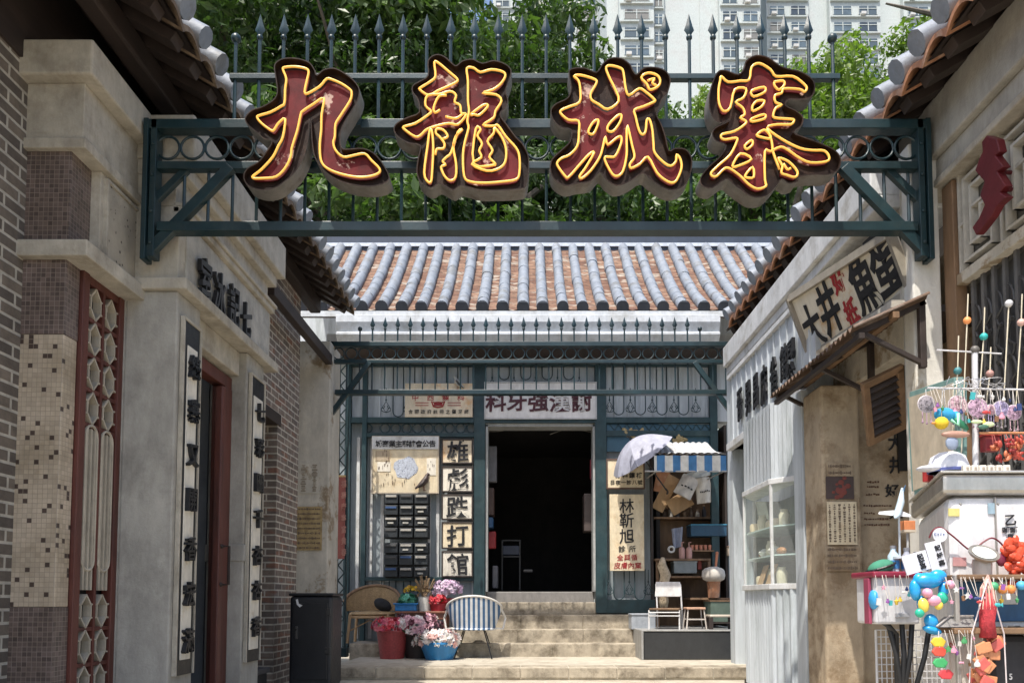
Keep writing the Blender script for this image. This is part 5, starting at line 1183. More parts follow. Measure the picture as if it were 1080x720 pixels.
def simple(name, lab, cat, u, v, y, w_, h_, d, m, ang=0, group=None, lid=None, bev=.008):
    c = P(u, v, y); t = T(name, lab, cat, c - Vector((0, 0, h_ / 2)), group); b = MB(); b.obox(c, (w_, d, h_), Matrix.Rotation(R(ang), 3, 'Y')); b.build('case', m, t, bev=bev)
    if lid: b = MB(); b.obox(c + Vector((0, -.004, h_ / 2)), (w_ + .015, d + .015, .018), Matrix.Rotation(R(ang), 3, 'Y')); b.build('lid', lid, t, bev=.004)
    return t
simple('blue_toolbox', 'long dark blue metal box on the stall, above the small orange cups', 'box', 745, 560, YF + .1, .50, .16, .3, C(.02, .07, .13, .4), lid=C(.05, .22, .34, .35))
simple('metal_cash_box', 'grey metal box under the stall counter', 'box', 721, 598.5, YF + .05, .32, .16, .25, C(.20, .23, .24, .45), lid=C(.26, .29, .30))
simple('green_chest', 'dull green wooden chest at the right of the stall', 'chest', 762, 645, YF - .3, .42, .30, .4, C(.10, .14, .11), lid=M['wood'])
simple('grey_carton', 'blue grey box on the steps beside the plinth', 'box', 677, 655, 10.25, .32, .20, .3, C(.33, .36, .40), lid=C(.38, .41, .45))
simple('wall_lantern_box', 'small cream lantern box hung at the right edge of the stall', 'lantern', 769, 581, YF + .02, .07, .13, .06, C(.5, .4, .3), lid=C(.2, .12, .08))
simple('red_tin', 'small red tin beside the grey metal box', 'tin', 737.5, 595, YF + .03, .055, .14, .06, C(.28, .05, .04), lid=C(.2, .03, .03))
for k in range(5):
    c = Vector((fx(729.5 + 4.7 * k), YF + .0, fz(580) )); tt = T('orange_cup', 'small orange cup in the row beneath the dark blue box', 'cup', c, 'orange cups in a row on the stall'); b = MB(); b.lathe([(.001, 0), (.02, 0), (.026, .075), (.022, .075), (.018, .01), (.001, .01)], c, 14); b.build('cup_body', C(.50, .20, .13), tt, smooth=True)
part('cup_rack', M['wood'], bpy.data.objects['stall_recess'], (fx(724), fx(752), YF - .05, YF + .2, fz(580) - .02, fz(580)), bev=.003)
for u, lab in ((718.5, 'left pink pump jar on the stall counter'), (726, 'right pink pump jar on the stall counter')):
    c = Vector((fx(u), YF - .02, fz(589))); tt = T('pink_jar', lab, 'jar', c, 'pink jars on the stall counter'); b = MB(); b.lathe([(.001, 0), (.042, 0), (.045, .13), (.03, .16), (.001, .165)], c, 14); b.build('jar_body', C(.50, .28, .24), tt, smooth=True); b = MB(); b.tube([c + Vector((0, 0, .16)), c + Vector((0, 0, .23)), c + Vector((.03, 0, .23))], .009, 6); b.build('pump', C(.55, .3, .25), tt)
c = P(708, 579, YF - .02); t = T('tape_roll', 'white tape roll standing on the stall counter', 'tape', c); ring('tape', c, .04, .015, t, C(.6, .6, .58)); 
b = MB(); c = P(714, 568, YF + .05); tt = T('grey_rag', 'pale blue rag hanging over the stall edge', 'cloth', c); b.grid(lambda a, s: c + Vector(((a - .5) * .16 * (1 - .3 * s), -.03 * sin(a * 9) - .02, (.5 - s) * .28 + .03 * a)), 14, 8); b.build('cloth_fold', C(.30, .33, .42, .9), tt, smooth='all')
b = MB(); c = P(700, 615, YF - .16); tt = T('cloth_bundle', 'cream cloth bundle hanging down at the left of the stall', 'cloth', c); b.tube([P(699, 588, YF - .15), P(698, 596, YF - .18), P(702, 606, YF - .17), P(699, 620, YF - .18), P(700, 634, YF - .16), P(700, 641, YF - .16)], [.03, .065, .075, .06, .07, .05], 10); b.build('bundle', mat('patterned_cream_cloth', (.52, .42, .29), .9, 0, .3, 16, .4, 20, stain=(.16, .10, .06), sscale=22, slo=.58, shi=.62), tt, smooth='all')
c = Vector((fx(747), YF - .25, fz(630))); tt = T('clay_bucket', 'terracotta bucket on the green chest with a white sack in it', 'bucket', c); b = MB(); b.lathe([(.001, 0), (.075, 0), (.095, .26), (.105, .26), (.10, .28), (.085, .26), (.001, .22)], c, 18); b.build('bucket_body', M['terra'], tt, smooth=True); b = MB(); b.tube([c + Vector((-.1, 0, .26)), c + Vector((-.07, -.05, .16)), c + Vector((.07, -.05, .16)), c + Vector((.1, 0, .26))], .005, 5); b.build('bail_handle', M['black'], tt)
tt = T('white_sack', 'plump white cloth sack sitting in the terracotta bucket', 'sack', c + Vector((0, 0, .25))); b = MB(); b.lathe([(.09, .22), (.145, .25), (.16, .30), (.15, .37), (.12, .40), (.05, .425), (.001, .42)], c, 18); b.build('sack_body', C(.55, .52, .47, .9), tt, smooth=True)
tt = T('orange_ladle', 'orange handled stick poking out of the white sack', 'ladle', c + Vector((.04, 0, .5))); b = MB(); b.tube([c + Vector((.02, -.03, .38)), c + Vector((.05, -.02, .60))], [.014, .02], 8); b.ball(c + Vector((.05, -.02, .61)), .024, 8); b.build('stick', C(.45, .17, .09), tt)
# folding chair
def folding_chair():
    y0, y1 = 9.75, 10.15; xl_, xr_ = XX(684, 9.75), XX(716, 9.75); t = T('folding_chair', 'white framed folding chair with a pale backrest on the dark plinth', 'chair', ((xl_ + xr_) / 2, 9.95, zp)); wm = C(.66, .65, .64, .4)
    zs_ = ZZ(643, 9.75); xbl, xbr = XX(693, 10.1), XX(719, 10.1); zb1 = ZZ(613, 10.1)
    b = MB(); b.prism([(xl_, y0, zs_), (xr_, y0, zs_), (xbr, y1, zs_), (xbl, y1, zs_)], (0, 0, .025)); b.build('seat', M['wood'], t, bev=.006)
    b = MB(); b.prism([(xbl - .02, y1 + .02, zb1 - .20), (xbr + .01, y1 + .02, zb1 - .20), (xbr, y1 + .05, zb1), (xbl, y1 + .05, zb1)], (0, .018, 0)); b.build('backrest', wm, t, bev=.012)
    for x0_, x1_ in ((xl_, xbl), (xr_, xbr)):
        b = MB(); b.tube([(x0_, y0, zp), (x0_ + .005, y0 + .02, zs_)], .011, 7); b.build('leg', wm, t)
        b = MB(); b.tube([(x1_ + .03, y1 + .12, zp), (x1_ + .01, y1 + .02, zs_), (x1_, y1 + .05, zb1 - .03)], .011, 7); b.build('leg', wm, t)
    b = MB(); b.tube([(xl_, y0, zp + .17), (xr_, y0, zp + .17)], .008, 6); b.tube([(xl_, y0, zs_ - .03), (xr_, y0, zs_ - .03)], .009, 6); b.build('stretcher', wm, t)
folding_chair()
def stool(lab, u0, u1, v0, y, d, m, mt, thick, splay, rails):
    x0_, x1_ = XX(u0, y), XX(u1, y); z_ = ZZ(v0, y); t = T('stool', lab, 'stool', ((x0_ + x1_) / 2, y + d / 2, zp)); part('seat', mt, t, (x0_, x1_, y, y + d, z_ - thick, z_), bev=.01)
    for sx, x in ((-1, x0_ + .02), (1, x1_ - .02)):
        for sy, yy in ((-1, y + .03), (1, y + d - .03)): b = MB(); b.bar((x, yy, z_ - thick), (x + sx * splay, yy + sy * splay, zp), rails); b.build('leg', m, t, bev=.003)
    b = MB(); zz_ = zp + (z_ - zp) * .45
    for yy in (y + .02, y + d - .02): b.bar((x0_ + .01, yy, zz_), (x1_ - .01, yy, zz_), .016)
    b.build('stretcher', m, t)
stool('small pale stool with thin splayed legs in front of the stall', 724, 744, 640, 9.75, .24, C(.55, .50, .45), C(.5, .3, .2), .03, .025, .016)
stool('low dark bench stool with a pale top at the right end of the plinth', 748, 776, 648, 9.7, .26, M['darkwood'], C(.5, .44, .36), .03, 0, .05)
# inside the doorway
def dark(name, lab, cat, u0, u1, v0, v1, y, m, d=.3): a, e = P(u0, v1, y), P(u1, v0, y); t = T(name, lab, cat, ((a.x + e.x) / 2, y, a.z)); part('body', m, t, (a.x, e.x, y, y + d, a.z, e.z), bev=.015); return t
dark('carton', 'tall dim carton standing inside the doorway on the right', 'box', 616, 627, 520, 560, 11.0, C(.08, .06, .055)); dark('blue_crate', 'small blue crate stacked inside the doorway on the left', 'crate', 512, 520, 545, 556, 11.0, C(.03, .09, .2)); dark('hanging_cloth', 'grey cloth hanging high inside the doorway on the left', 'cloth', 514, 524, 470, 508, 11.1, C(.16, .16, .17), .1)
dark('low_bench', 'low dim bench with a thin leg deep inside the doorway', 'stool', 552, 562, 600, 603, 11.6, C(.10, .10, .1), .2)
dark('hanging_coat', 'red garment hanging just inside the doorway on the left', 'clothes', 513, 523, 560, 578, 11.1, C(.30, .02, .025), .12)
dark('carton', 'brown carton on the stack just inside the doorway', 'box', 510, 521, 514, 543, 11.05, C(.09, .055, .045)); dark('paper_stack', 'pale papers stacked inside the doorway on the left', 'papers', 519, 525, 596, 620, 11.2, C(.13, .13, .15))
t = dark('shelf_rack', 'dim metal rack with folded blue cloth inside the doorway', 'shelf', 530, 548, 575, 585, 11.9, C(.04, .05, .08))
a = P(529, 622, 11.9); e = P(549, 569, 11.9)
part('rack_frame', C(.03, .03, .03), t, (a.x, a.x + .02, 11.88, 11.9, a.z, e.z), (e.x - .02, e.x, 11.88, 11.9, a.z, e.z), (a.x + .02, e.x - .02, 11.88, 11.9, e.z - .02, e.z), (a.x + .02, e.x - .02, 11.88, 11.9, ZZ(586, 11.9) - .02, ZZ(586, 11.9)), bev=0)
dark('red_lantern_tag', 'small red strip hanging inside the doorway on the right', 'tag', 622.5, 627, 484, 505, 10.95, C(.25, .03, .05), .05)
for (pts, lab) in (((((512, 455), (530, 454), (545, 449)), 'thin cable drooping at the top left of the doorway')), (((580, 458), (600, 452), (626, 456)), 'thin cable drooping at the top right of the doorway')):
    t = T('cable', lab, 'cable', P(*pts[0], 10.98)); b = MB(); b.tube(catmull([P(u, v, 10.98) for u, v in pts], 4, False), .006, 5); b.build('wire', C(.2, .19, .17), t)
# ================================================================ bakery kiosk (bay with glass case)
kz0, kz1 = ZZ(621, 6.7), ZZ(513, 6.9)
kt = T('display_kiosk', 'pale blue kiosk bay with a glass food case over corrugated panels', 'kiosk', (2.34, 7.2, 0))
foot = [(2.40, 6.48), (2.20, 6.78), (2.20, 7.62), (2.40, 7.95)]
b = MB()
for i in range(3):
    a, c = Vector(foot[i]), Vector(foot[i + 1]); L_ = (c - a).length; n_ = Vector((-(c - a).y, (c - a).x)).normalized(); k = max(4, int(L_ / .07))
    b.grid(lambda s, q: Vector((*(a + (c - a) * s + n_ * .012 * sin(s * k * 2 * pi)), .06 + (kz0 - .06) * q)), k * 8, 1)
b.build('corrugated_panel', M['palewall'], kt, smooth=True)
part('skirting', M['darkwood'], kt, (2.24, 2.45, 6.6, 7.85, 0, .07), bev=.004)
b = MB(); b.prism([(x - (.03 if x < 2.3 else 0), y, kz0) for x, y in foot], (0, 0, .05)); b.build('sill', M['white'], kt, bev=.005)
b = MB(); b.prism([(x - (.02 if x < 2.3 else 0), y, kz1) for x, y in foot], (0, 0, .05)); b.build('head_rail', M['white'], kt, bev=.005)
for x, y in foot: part('corner_post', M['white'], kt, (x - .012, x + .014, y - .014, y + .014, kz0 + .05, kz1), bev=.003)
for i in range(3):
    a, c = foot[i], foot[i + 1]; b = MB(); b.pts([(*a, kz0 + .05), (*c, kz0 + .05), (*c, kz1), (*a, kz1)], [(0, 1, 2, 3)]); b.build('glass_pane', M['glass'], kt)
b = MB()
for i in range(3):
    a, c = Vector(foot[i]), Vector(foot[i + 1]); k = 8
    for s in range(k):
        p, q = a + (c - a) * (s + .1) / k, a + (c - a) * (s + .9) / k; t_ = None
        b.pts([(p.x + .004, p.y, kz1 + .05), (q.x, q.y, kz1 + .05), (q.x + .004, q.y, wb), (p.x + .004, p.y, wb)], [(0, 1, 2, 3)])
    b.pts([(a.x + .01, a.y, kz1 + .05), (c.x + .01, c.y, kz1 + .05), (c.x + .012, c.y, wb), (a.x + .012, a.y, wb)], [(0, 1, 2, 3)])
b.build('slatted_panel', M['palewall'], kt)
part('case_backing', C(.20, .22, .19), kt, (2.66, 2.68, 6.5, 7.95, kz0, kz1), (2.40, 2.66, 7.94, 7.96, kz0, kz1), bev=0)
shz = [kz0 + .05, kz0 + .30, kz0 + .56]
for z in shz[1:]:
    b = MB(); b.prism([(x + .02, y, z) for x, y in foot] + [(2.65, 7.95, z), (2.65, 6.5, z)], (0, 0, .012)); b.build('glass_shelf', C(.55, .68, .64, .15), kt)
r_ = random.Random(3)
fn = ['round cream cake', 'brown bread roll', 'tray of pale buns', 'pink iced cake', 'jar of sweets', 'white bowl of dumplings']
lv = ['on the bottom board of the glass case', 'on the lower glass shelf', 'on the upper glass shelf']
for li, z in enumerate(shz):
    for k in range(5):
        y = 6.82 + .17 * k; x = 2.33 + r_.uniform(-.03, .05); c = Vector((x - .02, y, z + (.012 if li else .0))); w_ = r_.randrange(6)
        pos = ['nearest', 'second nearest', 'middle', 'second furthest', 'furthest'][k]
        t = T('food_item', fn[w_] + ' ' + lv[li] + ', ' + pos + ' in its row', 'food', c, 'food in the glass case'); b = MB()
        if w_ in (0, 3): b.lathe([(.001, 0), (.06, 0), (.065, .06), (.05, .085), (.001, .09)], c, 16)
        elif w_ == 1: b.ball(c + Vector((0, 0, .035)), .055, 12, None, (.8, 1.3, .65))
        elif w_ == 2:
            for i in range(2):
                for j in range(2): b.ball(c + Vector((.05 * i - .02, .06 * j - .03, .03)), .035, 10, None, (1, 1, .8))
        elif w_ == 4: b.lathe([(.001, 0), (.045, 0), (.05, .10), (.035, .13), (.035, .15), (.001, .15)], c, 14)
        else: b.lathe([(.001, 0), (.035, 0), (.07, .05), (.06, .06), (.03, .085), (.001, .09)], c, 16)
        b.build('food_body', [C(.6, .5, .34), C(.38, .18, .07), C(.6, .45, .25), C(.55, .2, .16), C(.6, .55, .4), C(.65, .62, .55)][w_], t, smooth=True)
        b = MB(); b.lathe([(.001, -.002), (.07, -.002), (.075, .004), (.001, .004)], c, 16); b.build('plate', C(.6, .6, .58, .3), t)
for y, lab in ((6.95, 'nearer open tray leaning at the bottom of the glass case'), (7.2, 'further open tray leaning at the bottom of the glass case')):
    t = T('leaning_tray', lab, 'tray', (2.24, y, shz[0])); b = MB(); b.obox((2.25, y, shz[0] + .09), (.012, .14, .2), Matrix.Rotation(.35, 3, 'Y')); b.build('tray_board', M['ply'], t, bev=.003)
# ================================================================ souvenir cart at the right front
YC = 3.4
A_, B_, C_, D_ = (1.90, 3.42), (2.29, 4.42), (2.72, 4.42), (2.62, 3.42)
zt_, zr_ = ZZ(499, YC), ZZ(521, YC)
cart = T('souvenir_cart', 'white souvenir cart with a brushed steel rim at the right edge', 'cart', (2.35, 3.8, 0))
b = MB(); b.prism([(x, y, .35) for x, y in (A_, D_, C_, B_)], (0, 0, zr_ - .35)); b.build('cabinet', C(.70, .70, .71, .35), cart, bev=.05)
ex = lambda p, d: (p[0] + (-d if p in (A_, B_) else d * .2), p[1] + (-d if p in (A_, D_) else d))
b = MB(); b.prism([(*ex(p, .025), zr_) for p in (A_, D_, C_, B_)], (0, 0, zt_ - zr_)); b.build('steel_rim', M['steel'], cart, bev=.02)
b = MB(); b.prism([(*ex(p, .035), zt_) for p in (A_, D_, C_, B_)], (0, 0, .012)); b.build('counter_top', C(.62, .60, .56, .3, .6), cart, bev=.004)
part('shelf', M['wood'], cart, (1.84, 2.52, 3.22, 3.415, ZZ(611, 3.3), ZZ(606, 3.3)), bev=.004); part('shelf', M['wood'], cart, (1.80, 2.55, 3.20, 3.40, ZZ(667, 3.3), ZZ(661, 3.3)), bev=.004)
part('front_panel', C(.03, .12, .26), cart, (1.94, 2.36, 3.405, 3.418, ZZ(655, YC), ZZ(613, YC)), bev=.004); part('panel_patch', C(.68, .68, .66), cart, (2.06, 2.20, 3.398, 3.404, ZZ(637, YC), ZZ(613, YC)), bev=.03)
part('shelf_post', C(.4, .38, .35, .4, .4), cart, (2.14, 2.165, 3.22, 3.245, 0, ZZ(612, 3.3)), bev=.004); part('shelf_post', C(.4, .38, .35, .4, .4), cart, (1.83, 1.85, 3.24, 3.26, 0, ZZ(606, 3.3)), bev=.004); part('cart_base', M['black'], cart, (1.98, 2.6, 3.5, 4.3, 0, .36), bev=.02)
Q = lambda u, v, y=3.36: P(u, v, y)
b = MB(); b.tube(catmull([Q(980, 567, 3.40), Q(984, 559, 3.39), Q(992, 556, 3.39), Q(1006, 566, 3.39), Q(1024, 580, 3.39), Q(1036, 572, 3.39), Q(1046, 567, 3.39), Q(1056, 573, 3.39), Q(1064, 586, 3.39)], 4, False), .004, 5)
t = T('cord', 'thin dark red cord looping across the white cart front', 'cord', Q(1024, 580)); b.build('cord_strand', C(.16, .02, .03), t)
t = T('round_sticker', 'round white sticker with blue writing on the cart corner', 'sticker', Q(991, 564, 3.385)); b = MB(); b.lathe([(.001, 0), (.032, 0), (.032, .004), (.001, .004)], Q(991, 564, 3.388), 24, Matrix.Rotation(pi / 2, 3, 'X')); b.build('disc', C(.72, .74, .78), t)
b = MB(); put_line(b, 'Cafe', Q(986.5, 563, 3.381), Q(995.5, 563, 3.381), RX, UPZ, .016, .018, .002, .005); b.build('lettering', C(.05, .1, .3), t, weld=False)
t = T('cart_lettering', 'black brush lettering on the right of the white cart front', 'lettering', Q(1066, 556, 3.417))
for ch, u, v, s_ in (('乙', 1066, 548, .055), ('叮', 1061, 559, .034), ('叮', 1069.5, 559, .034), ('買', 1066, 566, .03)): char_part(t, ch, Q(u, v, 3.413), RX, UPZ, s_, s_, .003, M['ink'], .025, .03)
# hanging rack
rack = T('display_rack', 'white post with a wire rail for hanging ornaments on the cart', 'rack', Q(1028, 498, 3.6)); wp = C(.62, .62, .64, .35)
b = MB(); b.tube([Q(1029, 499, 3.62), Q(1028, 372, 3.62)], .014, 10); b.build('post', wp, rack, smooth=True)
b = MB(); b.tube([Q(978, 409, 3.6), Q(1090, 411, 3.6)], .005, 6); b.build('rail', wp, rack); b = MB(); b.tube([Q(988, 369, 3.62), Q(1056, 373, 3.62)], .004, 6); b.build('rail', wp, rack); b = MB(); b.ball(Q(1028, 369, 3.62), .022, 10); b.build('knob', C(.12, .11, .1), rack, smooth='all')
b = MB(); b.tube([Q(1033, 456.5, 3.55), Q(1090, 456.5, 3.55)], .006, 6); b.build('rail', C(.5, .22, .1), rack)
def filigree(name, c_): return mat(name, c_, .4, 0, .35, 120, .8, 160, stain=tint(c_, .35), sscale=75, slo=.52, shi=.58)
fil = [filigree('lilac_filigree', (.55, .36, .50)), filigree('pink_filigree', (.62, .40, .46)), filigree('violet_filigree', (.42, .36, .58)), filigree('grey_filigree', (.30, .27, .30))]
for u, v, r_, k, lab in ((977, 426, 9, 3, 'grey fan shaped'), (1010, 427, 10, 1, 'pale pink round'), (1031, 430, 10.5, 0, 'large lilac and grey round'), (1045, 432, 5.5, 1, 'smallest pink'), (1055.5, 431, 8.5, 2, 'violet'), (1069, 435, 8, 0, 'rightmost lilac')):
    c = Q(u, v, 3.6); r_ *= 3.6 / 800; t = T('wind_chime', lab + ' filigree wind chime hanging from the cart rail', 'wind chime', c, 'filigree chimes on the cart')
    b = MB(); b.lathe([(.001, -.006), (r_ * .4, -.010), (r_, -.003), (r_, .003), (r_ * .4, .010), (.001, .006)], c, 24, Matrix.Rotation(pi / 2, 3, 'X')); b.build('disc', fil[k], t)
    b = MB(); b.tube([c + Vector((r_ * cos(i * pi / 12), 0, r_ * sin(i * pi / 12))) for i in range(24)], .003, 5, True); b.build('rim', C(.55, .5, .52), t)
    b = MB(); b.tube([c + Vector((0, 0, r_)), Vector((c.x, c.y, Q(u, 410, 3.6).z))], .0018, 4); b.build('string', C(.6, .6, .6), t)
    for i in (-1, 0, 1): b = MB(); q = c + Vector((i * r_ * .5, 0, -r_ * (.95 if i == 0 else .8))); b.tube([q, q - Vector((0, 0, .05))], .0022, 5); b.ball(q - Vector((0, 0, .055)), .006, 6); b.build('tassel', fil[(k + 1) % 4], t)
def toy(name, lab, cat, parts, loc, group=None):
    t = T(name, lab, cat, loc, group)
    for nm, m, fn_ in parts: b = MB(); fn_(b); b.build(nm, m, t, smooth='all')
    return t
c = Q(996, 437, 3.57); toy('plush_fish', 'bright blue plush fish hanging among the chimes', 'toy', [('body', C(.03, .32, .60, .8), lambda b: b.ball(c, .045, 14, None, (1.1, .6, .75))), ('tail', C(.03, .30, .55, .8), lambda b: b.ball(c + Vector((.055, 0, -.01)), .02, 8, None, (1, .4, 1.4))), ('string', C(.5, .5, .5), lambda b: b.tube([c + Vector((0, 0, .03)), Q(996, 410, 3.6)], .002, 4))], c)
c2 = Q(993, 446, 3.53); toy('plush_chick', 'yellow plush ball toy just below the blue fish', 'toy', [('body', C(.78, .55, .03, .8), lambda b: b.ball(c2, .03, 14, None, (1.1, .8, 1))), ('beak', C(.7, .3, .05), lambda b: b.ball(c2 - Vector((.035, 0, 0)), .010, 8, None, (1.4, .8, .6))), ('string', C(.5, .5, .5), lambda b: b.tube([c2 + Vector((0, 0, .028)), Q(994, 410, 3.6)], .002, 4))], c2)
c3 = Q(1014, 447, 3.56); toy('green_charm', 'dark green leaf charm with mint ribbon between the fish and post', 'charm', [('leaf_body', C(.02, .16, .08), lambda b: b.ball(c3, .03, 10, Matrix.Rotation(.7, 3, 'Y'), (1.5, .3, .55))), ('ribbon', C(.25, .6, .4), lambda b: b.tube([c3 + Vector((-.05, 0, .02)), c3 + Vector((-.02, -.01, -.01)), c3 + Vector((-.02, -.01, .05))], .008, 6)), ('string', C(.5, .5, .5), lambda b: b.tube([c3, Q(1014, 410, 3.6)], .002, 4))], c3)
c4 = Q(1036, 446, 3.54); toy('butterfly_charm', 'pale green and black butterfly charm in front of the white post', 'charm', [('wing', C(.5, .6, .35), lambda b: (b.ball(c4 + Vector((-.025, 0, .006)), .03, 10, None, (1, .2, .35)), b.ball(c4 + Vector((.03, 0, -.006)), .03, 10, None, (1, .2, .45)))), ('body', C(.05, .12, .08), lambda b: b.ball(c4 - Vector((0, .006, .02)), .02, 8, None, (1.4, .3, .6)))], c4)
t = T('spice_fish_mobile', 'brown and blue fish shaped mobile over the white caps', 'charm', Q(1008, 458, 3.5)); b = MB(); b.ball(Q(1008, 458, 3.5), .05, 12, None, (1.4, .3, .35)); b.build('fish_body', C(.42, .24, .18), t, smooth='all'); b = MB(); b.ball(Q(1004, 467, 3.5), .035, 10, None, (.9, .25, 1)); b.build('fish_tail', C(.28, .34, .46), t, smooth='all')
for u, v0, v1, m, lab in ((1020, 316, 338, C(.80, .30, .10), 'orange'), (1037.5, 330, 355, C(.03, .42, .40), 'teal'), (1010, 360, 391, C(.05, .20, .22), 'dark teal'), (1077, 316, 340, C(.72, .45, .38), 'salmon pink'), (1044, 372, 394, C(.45, .25, .22), 'brown red'), (1064, 330, 320, C(.6, .6, .62), 'silver')):
    c = Q(u, v1, 3.62); t = T('ball_stick', 'thin bamboo stick with a ' + lab + ' ball above the cart', 'toy', Q(u - 6, 412, 3.62), 'ball topped sticks on the cart')
    b = MB(); b.tube([Q(u - 7, 452 if u > 1030 else 498, 3.62), c, Q(u + 1, v0 - 6, 3.62)], .0032, 5); b.build('stick', C(.62, .56, .42), t); b = MB(); b.ball(c, .0185, 12); b.build('ball', m, t, smooth='all')
# framed board, caps, blocks, red charms
fa = [P(962, 419, 4.25), P(1009, 404, 3.75), P(1009, 500, 3.75), P(967, 517, 4.25)]
t = T('framed_board', 'turquoise framed picture board leaning at the left end of the cart', 'picture board', fa[3]); fn_ = (fa[1] - fa[0]).cross(fa[3] - fa[0]).normalized(); fn_ = fn_ if fn_.y < 0 else -fn_
b = MB(); b.prism(fa, -fn_ * .02); b.build('board', C(.60, .52, .40), t)
for i in range(4): b = MB(); b.bar(fa[i] + fn_ * .01, fa[(i + 1) % 4] + fn_ * .01, .05, .06); b.build('frame', C(.20, .34, .32), t, bev=.003)
part_ = lambda s, q: fa[3] + (fa[2] - fa[3]) * s + (fa[0] - fa[3]) * q + fn_ * .034
b = MB(); b.prism([part_(.52, .12), part_(.95, .12), part_(.95, .92), part_(.52, .92)], fn_ * .004); b.build('dark_print', mat('indigo_print', (.05, .05, .09), .6, 0, .4, 30, .1, stain=(.45, .5, .6), sscale=24, slo=.56, shi=.6), t)
for s0, q0, s1, q1, m in ((.15, .42, .45, .45, M['ink']), (.2, .52, .55, .56, M['ink']), (.2, .18, .5, .24, M['redink'])): b = MB(); b.bar(part_(s0, q0), part_(s1, q1), .03, .01); b.build('brush_mark', m, t)
t = T('sun_hat', 'white cloth hat with blue trim lying on the left end of the counter', 'hat', Q(997, 497, 3.62)); c = Q(1000, 498, 3.62); b = MB(); b.lathe([(.085, 0), (.09, .03), (.075, .075), (.04, .095), (.001, .10)], c, 20); b.build('crown', C(.68, .70, .76, .9), t, smooth=True); b = MB(); b.lathe([(.091, .0), (.094, .012), (.088, .014)], c, 20); b.build('trim', C(.12, .15, .4), t); b = MB(); b.ball(c + Vector((-.10, -.02, .015)), .06, 14, None, (1.0, .9, .25)); b.build('brim', C(.66, .68, .74, .9), t, smooth='all')
for k in range(6):
    c = Q(1018.5 + 8.4 * k, 494.6, 3.45); t = T('letter_block', 'small white dice like block in the row on the steel counter edge', 'block', c, 'white blocks along the cart counter'); b = MB(); b.obox(c, (.030, .030, .034), Matrix.Rotation(random.uniform(-.2, .2), 3, 'Z')); b.build('cube_body', C(.70, .66, .58), t, bev=.003); b = MB(); b.obox(c - Vector((0, .017, 0)), (.010, .004, .014)); b.build('mark', C(.35, .3, .25), t)
t = T('red_charm_box', 'red lacquer box of charms hanging at the right of the white post', 'box', Q(1044, 478, 3.58)); b = MB(); b.obox(Q(1044, 468, 3.60), (.07, .05, .075)); b.build('box_body', C(.22, .02, .025), t, bev=.004); b = MB(); b.obox(Q(1044, 459, 3.60), (.08, .06, .01)); b.build('box_lid', C(.4, .05, .04), t)
for k in range(14):
    u, v = 1038 + random.uniform(8, 38), random.uniform(462, 488); c = Q(u, v, 3.52 + random.uniform(0, .06)); t = T('red_knot', 'red knotted paper charm in the cluster hanging right of the white post', 'charm', c, 'red charms in the cluster on the cart'); b = MB()
    for j in range(5): b.ball(c + Vector((random.uniform(-.015, .015), random.uniform(-.01, .01), random.uniform(-.015, .015))), random.uniform(.008, .014), 7, Matrix.Rotation(random.random() * 3, 3, 'Y'), (1.5, .6, .7))
    b.build('knot', random.choice((C(.38, .05, .03), C(.28, .02, .02), C(.50, .14, .06))), t, smooth='all'); b = MB(); b.tube([c, Vector((c.x, 3.55, Q(u, 456.5, 3.55).z))], .0015, 4); b.build('string', C(.4, .1, .08), t)
# toy plane and bottles
c = P(949, 541, 3.55); t = T('toy_airplane', 'pale blue toy airplane with its tail up on a stand left of the cart', 'toy airplane', P(950, 585, 3.55)); pm = C(.45, .55, .62, .35)
b = MB(); b.tube([P(944, 546, 3.45), P(946, 543, 3.48), P(950, 530, 3.56), P(951.5, 515, 3.62)], [.004, .016, .017, .006], 10); b.build('fuselage', pm, t, smooth=True)
for s_, u1, v1 in ((-1, 927, 541), (1, 960, 544)): b = MB(); b.prism([P(948, 544, 3.50), P(949, 538, 3.53), P(u1 + 1, v1 - 1, 3.54), P(u1, v1 + 1, 3.53)], (0, .006, .004)); b.build('wing', C(.6, .62, .64, .35), t)
b = MB(); b.prism([P(950, 520, 3.58), P(952, 516, 3.6), P(955, 511, 3.66), P(953.5, 518, 3.63)], (.004, .004, 0)); b.build('tail_fin', C(.10, .25, .45), t); b = MB(); b.tube([P(948, 545, 3.5), P(949, 588, 3.52)], .005, 6); b.lathe([(.001, 0), (.04, 0), (.04, .01), (.001, .012)], P(949, 589, 3.52), 16); b.build('stand', C(.5, .55, .6, .2), t)
# handlebar box with its stand
zb0, zb1 = ZZ(658, 3.4), ZZ(602, 3.4); x0, x1 = XX(921, 3.4), XX(974, 3.4)
t = T('bicycle_basket_box', 'grey white box with a burgundy rim on a black stand at the lower right', 'basket', (x0 + .1, 3.5, 0))
b = MB(); b.prism([(x0 + .015, 3.42, zb0), (x1 - .01, 3.42, zb0), (x1 - .01, 3.62, zb0), (x0 + .015, 3.62, zb0)], (0, 0, zb1 - zb0 - .02)); b.build('box_body', C(.55, .55, .57, .45), t, bev=.012)
part('rim', C(.22, .02, .045, .4), t, (x0, x1, 3.40, 3.64, zb1 - .028, zb1), bev=.008); part('latch', C(.45, .45, .47, .3, .5), t, (x0 + .10, x0 + .16, 3.405, 3.419, zb0 + .03, zb0 + .05), bev=.003)
part('side_strap', C(.30, .05, .10), t, (x0 - .002, x0 + .013, 3.45, 3.50, zb0, zb1 - .03), bev=.003)
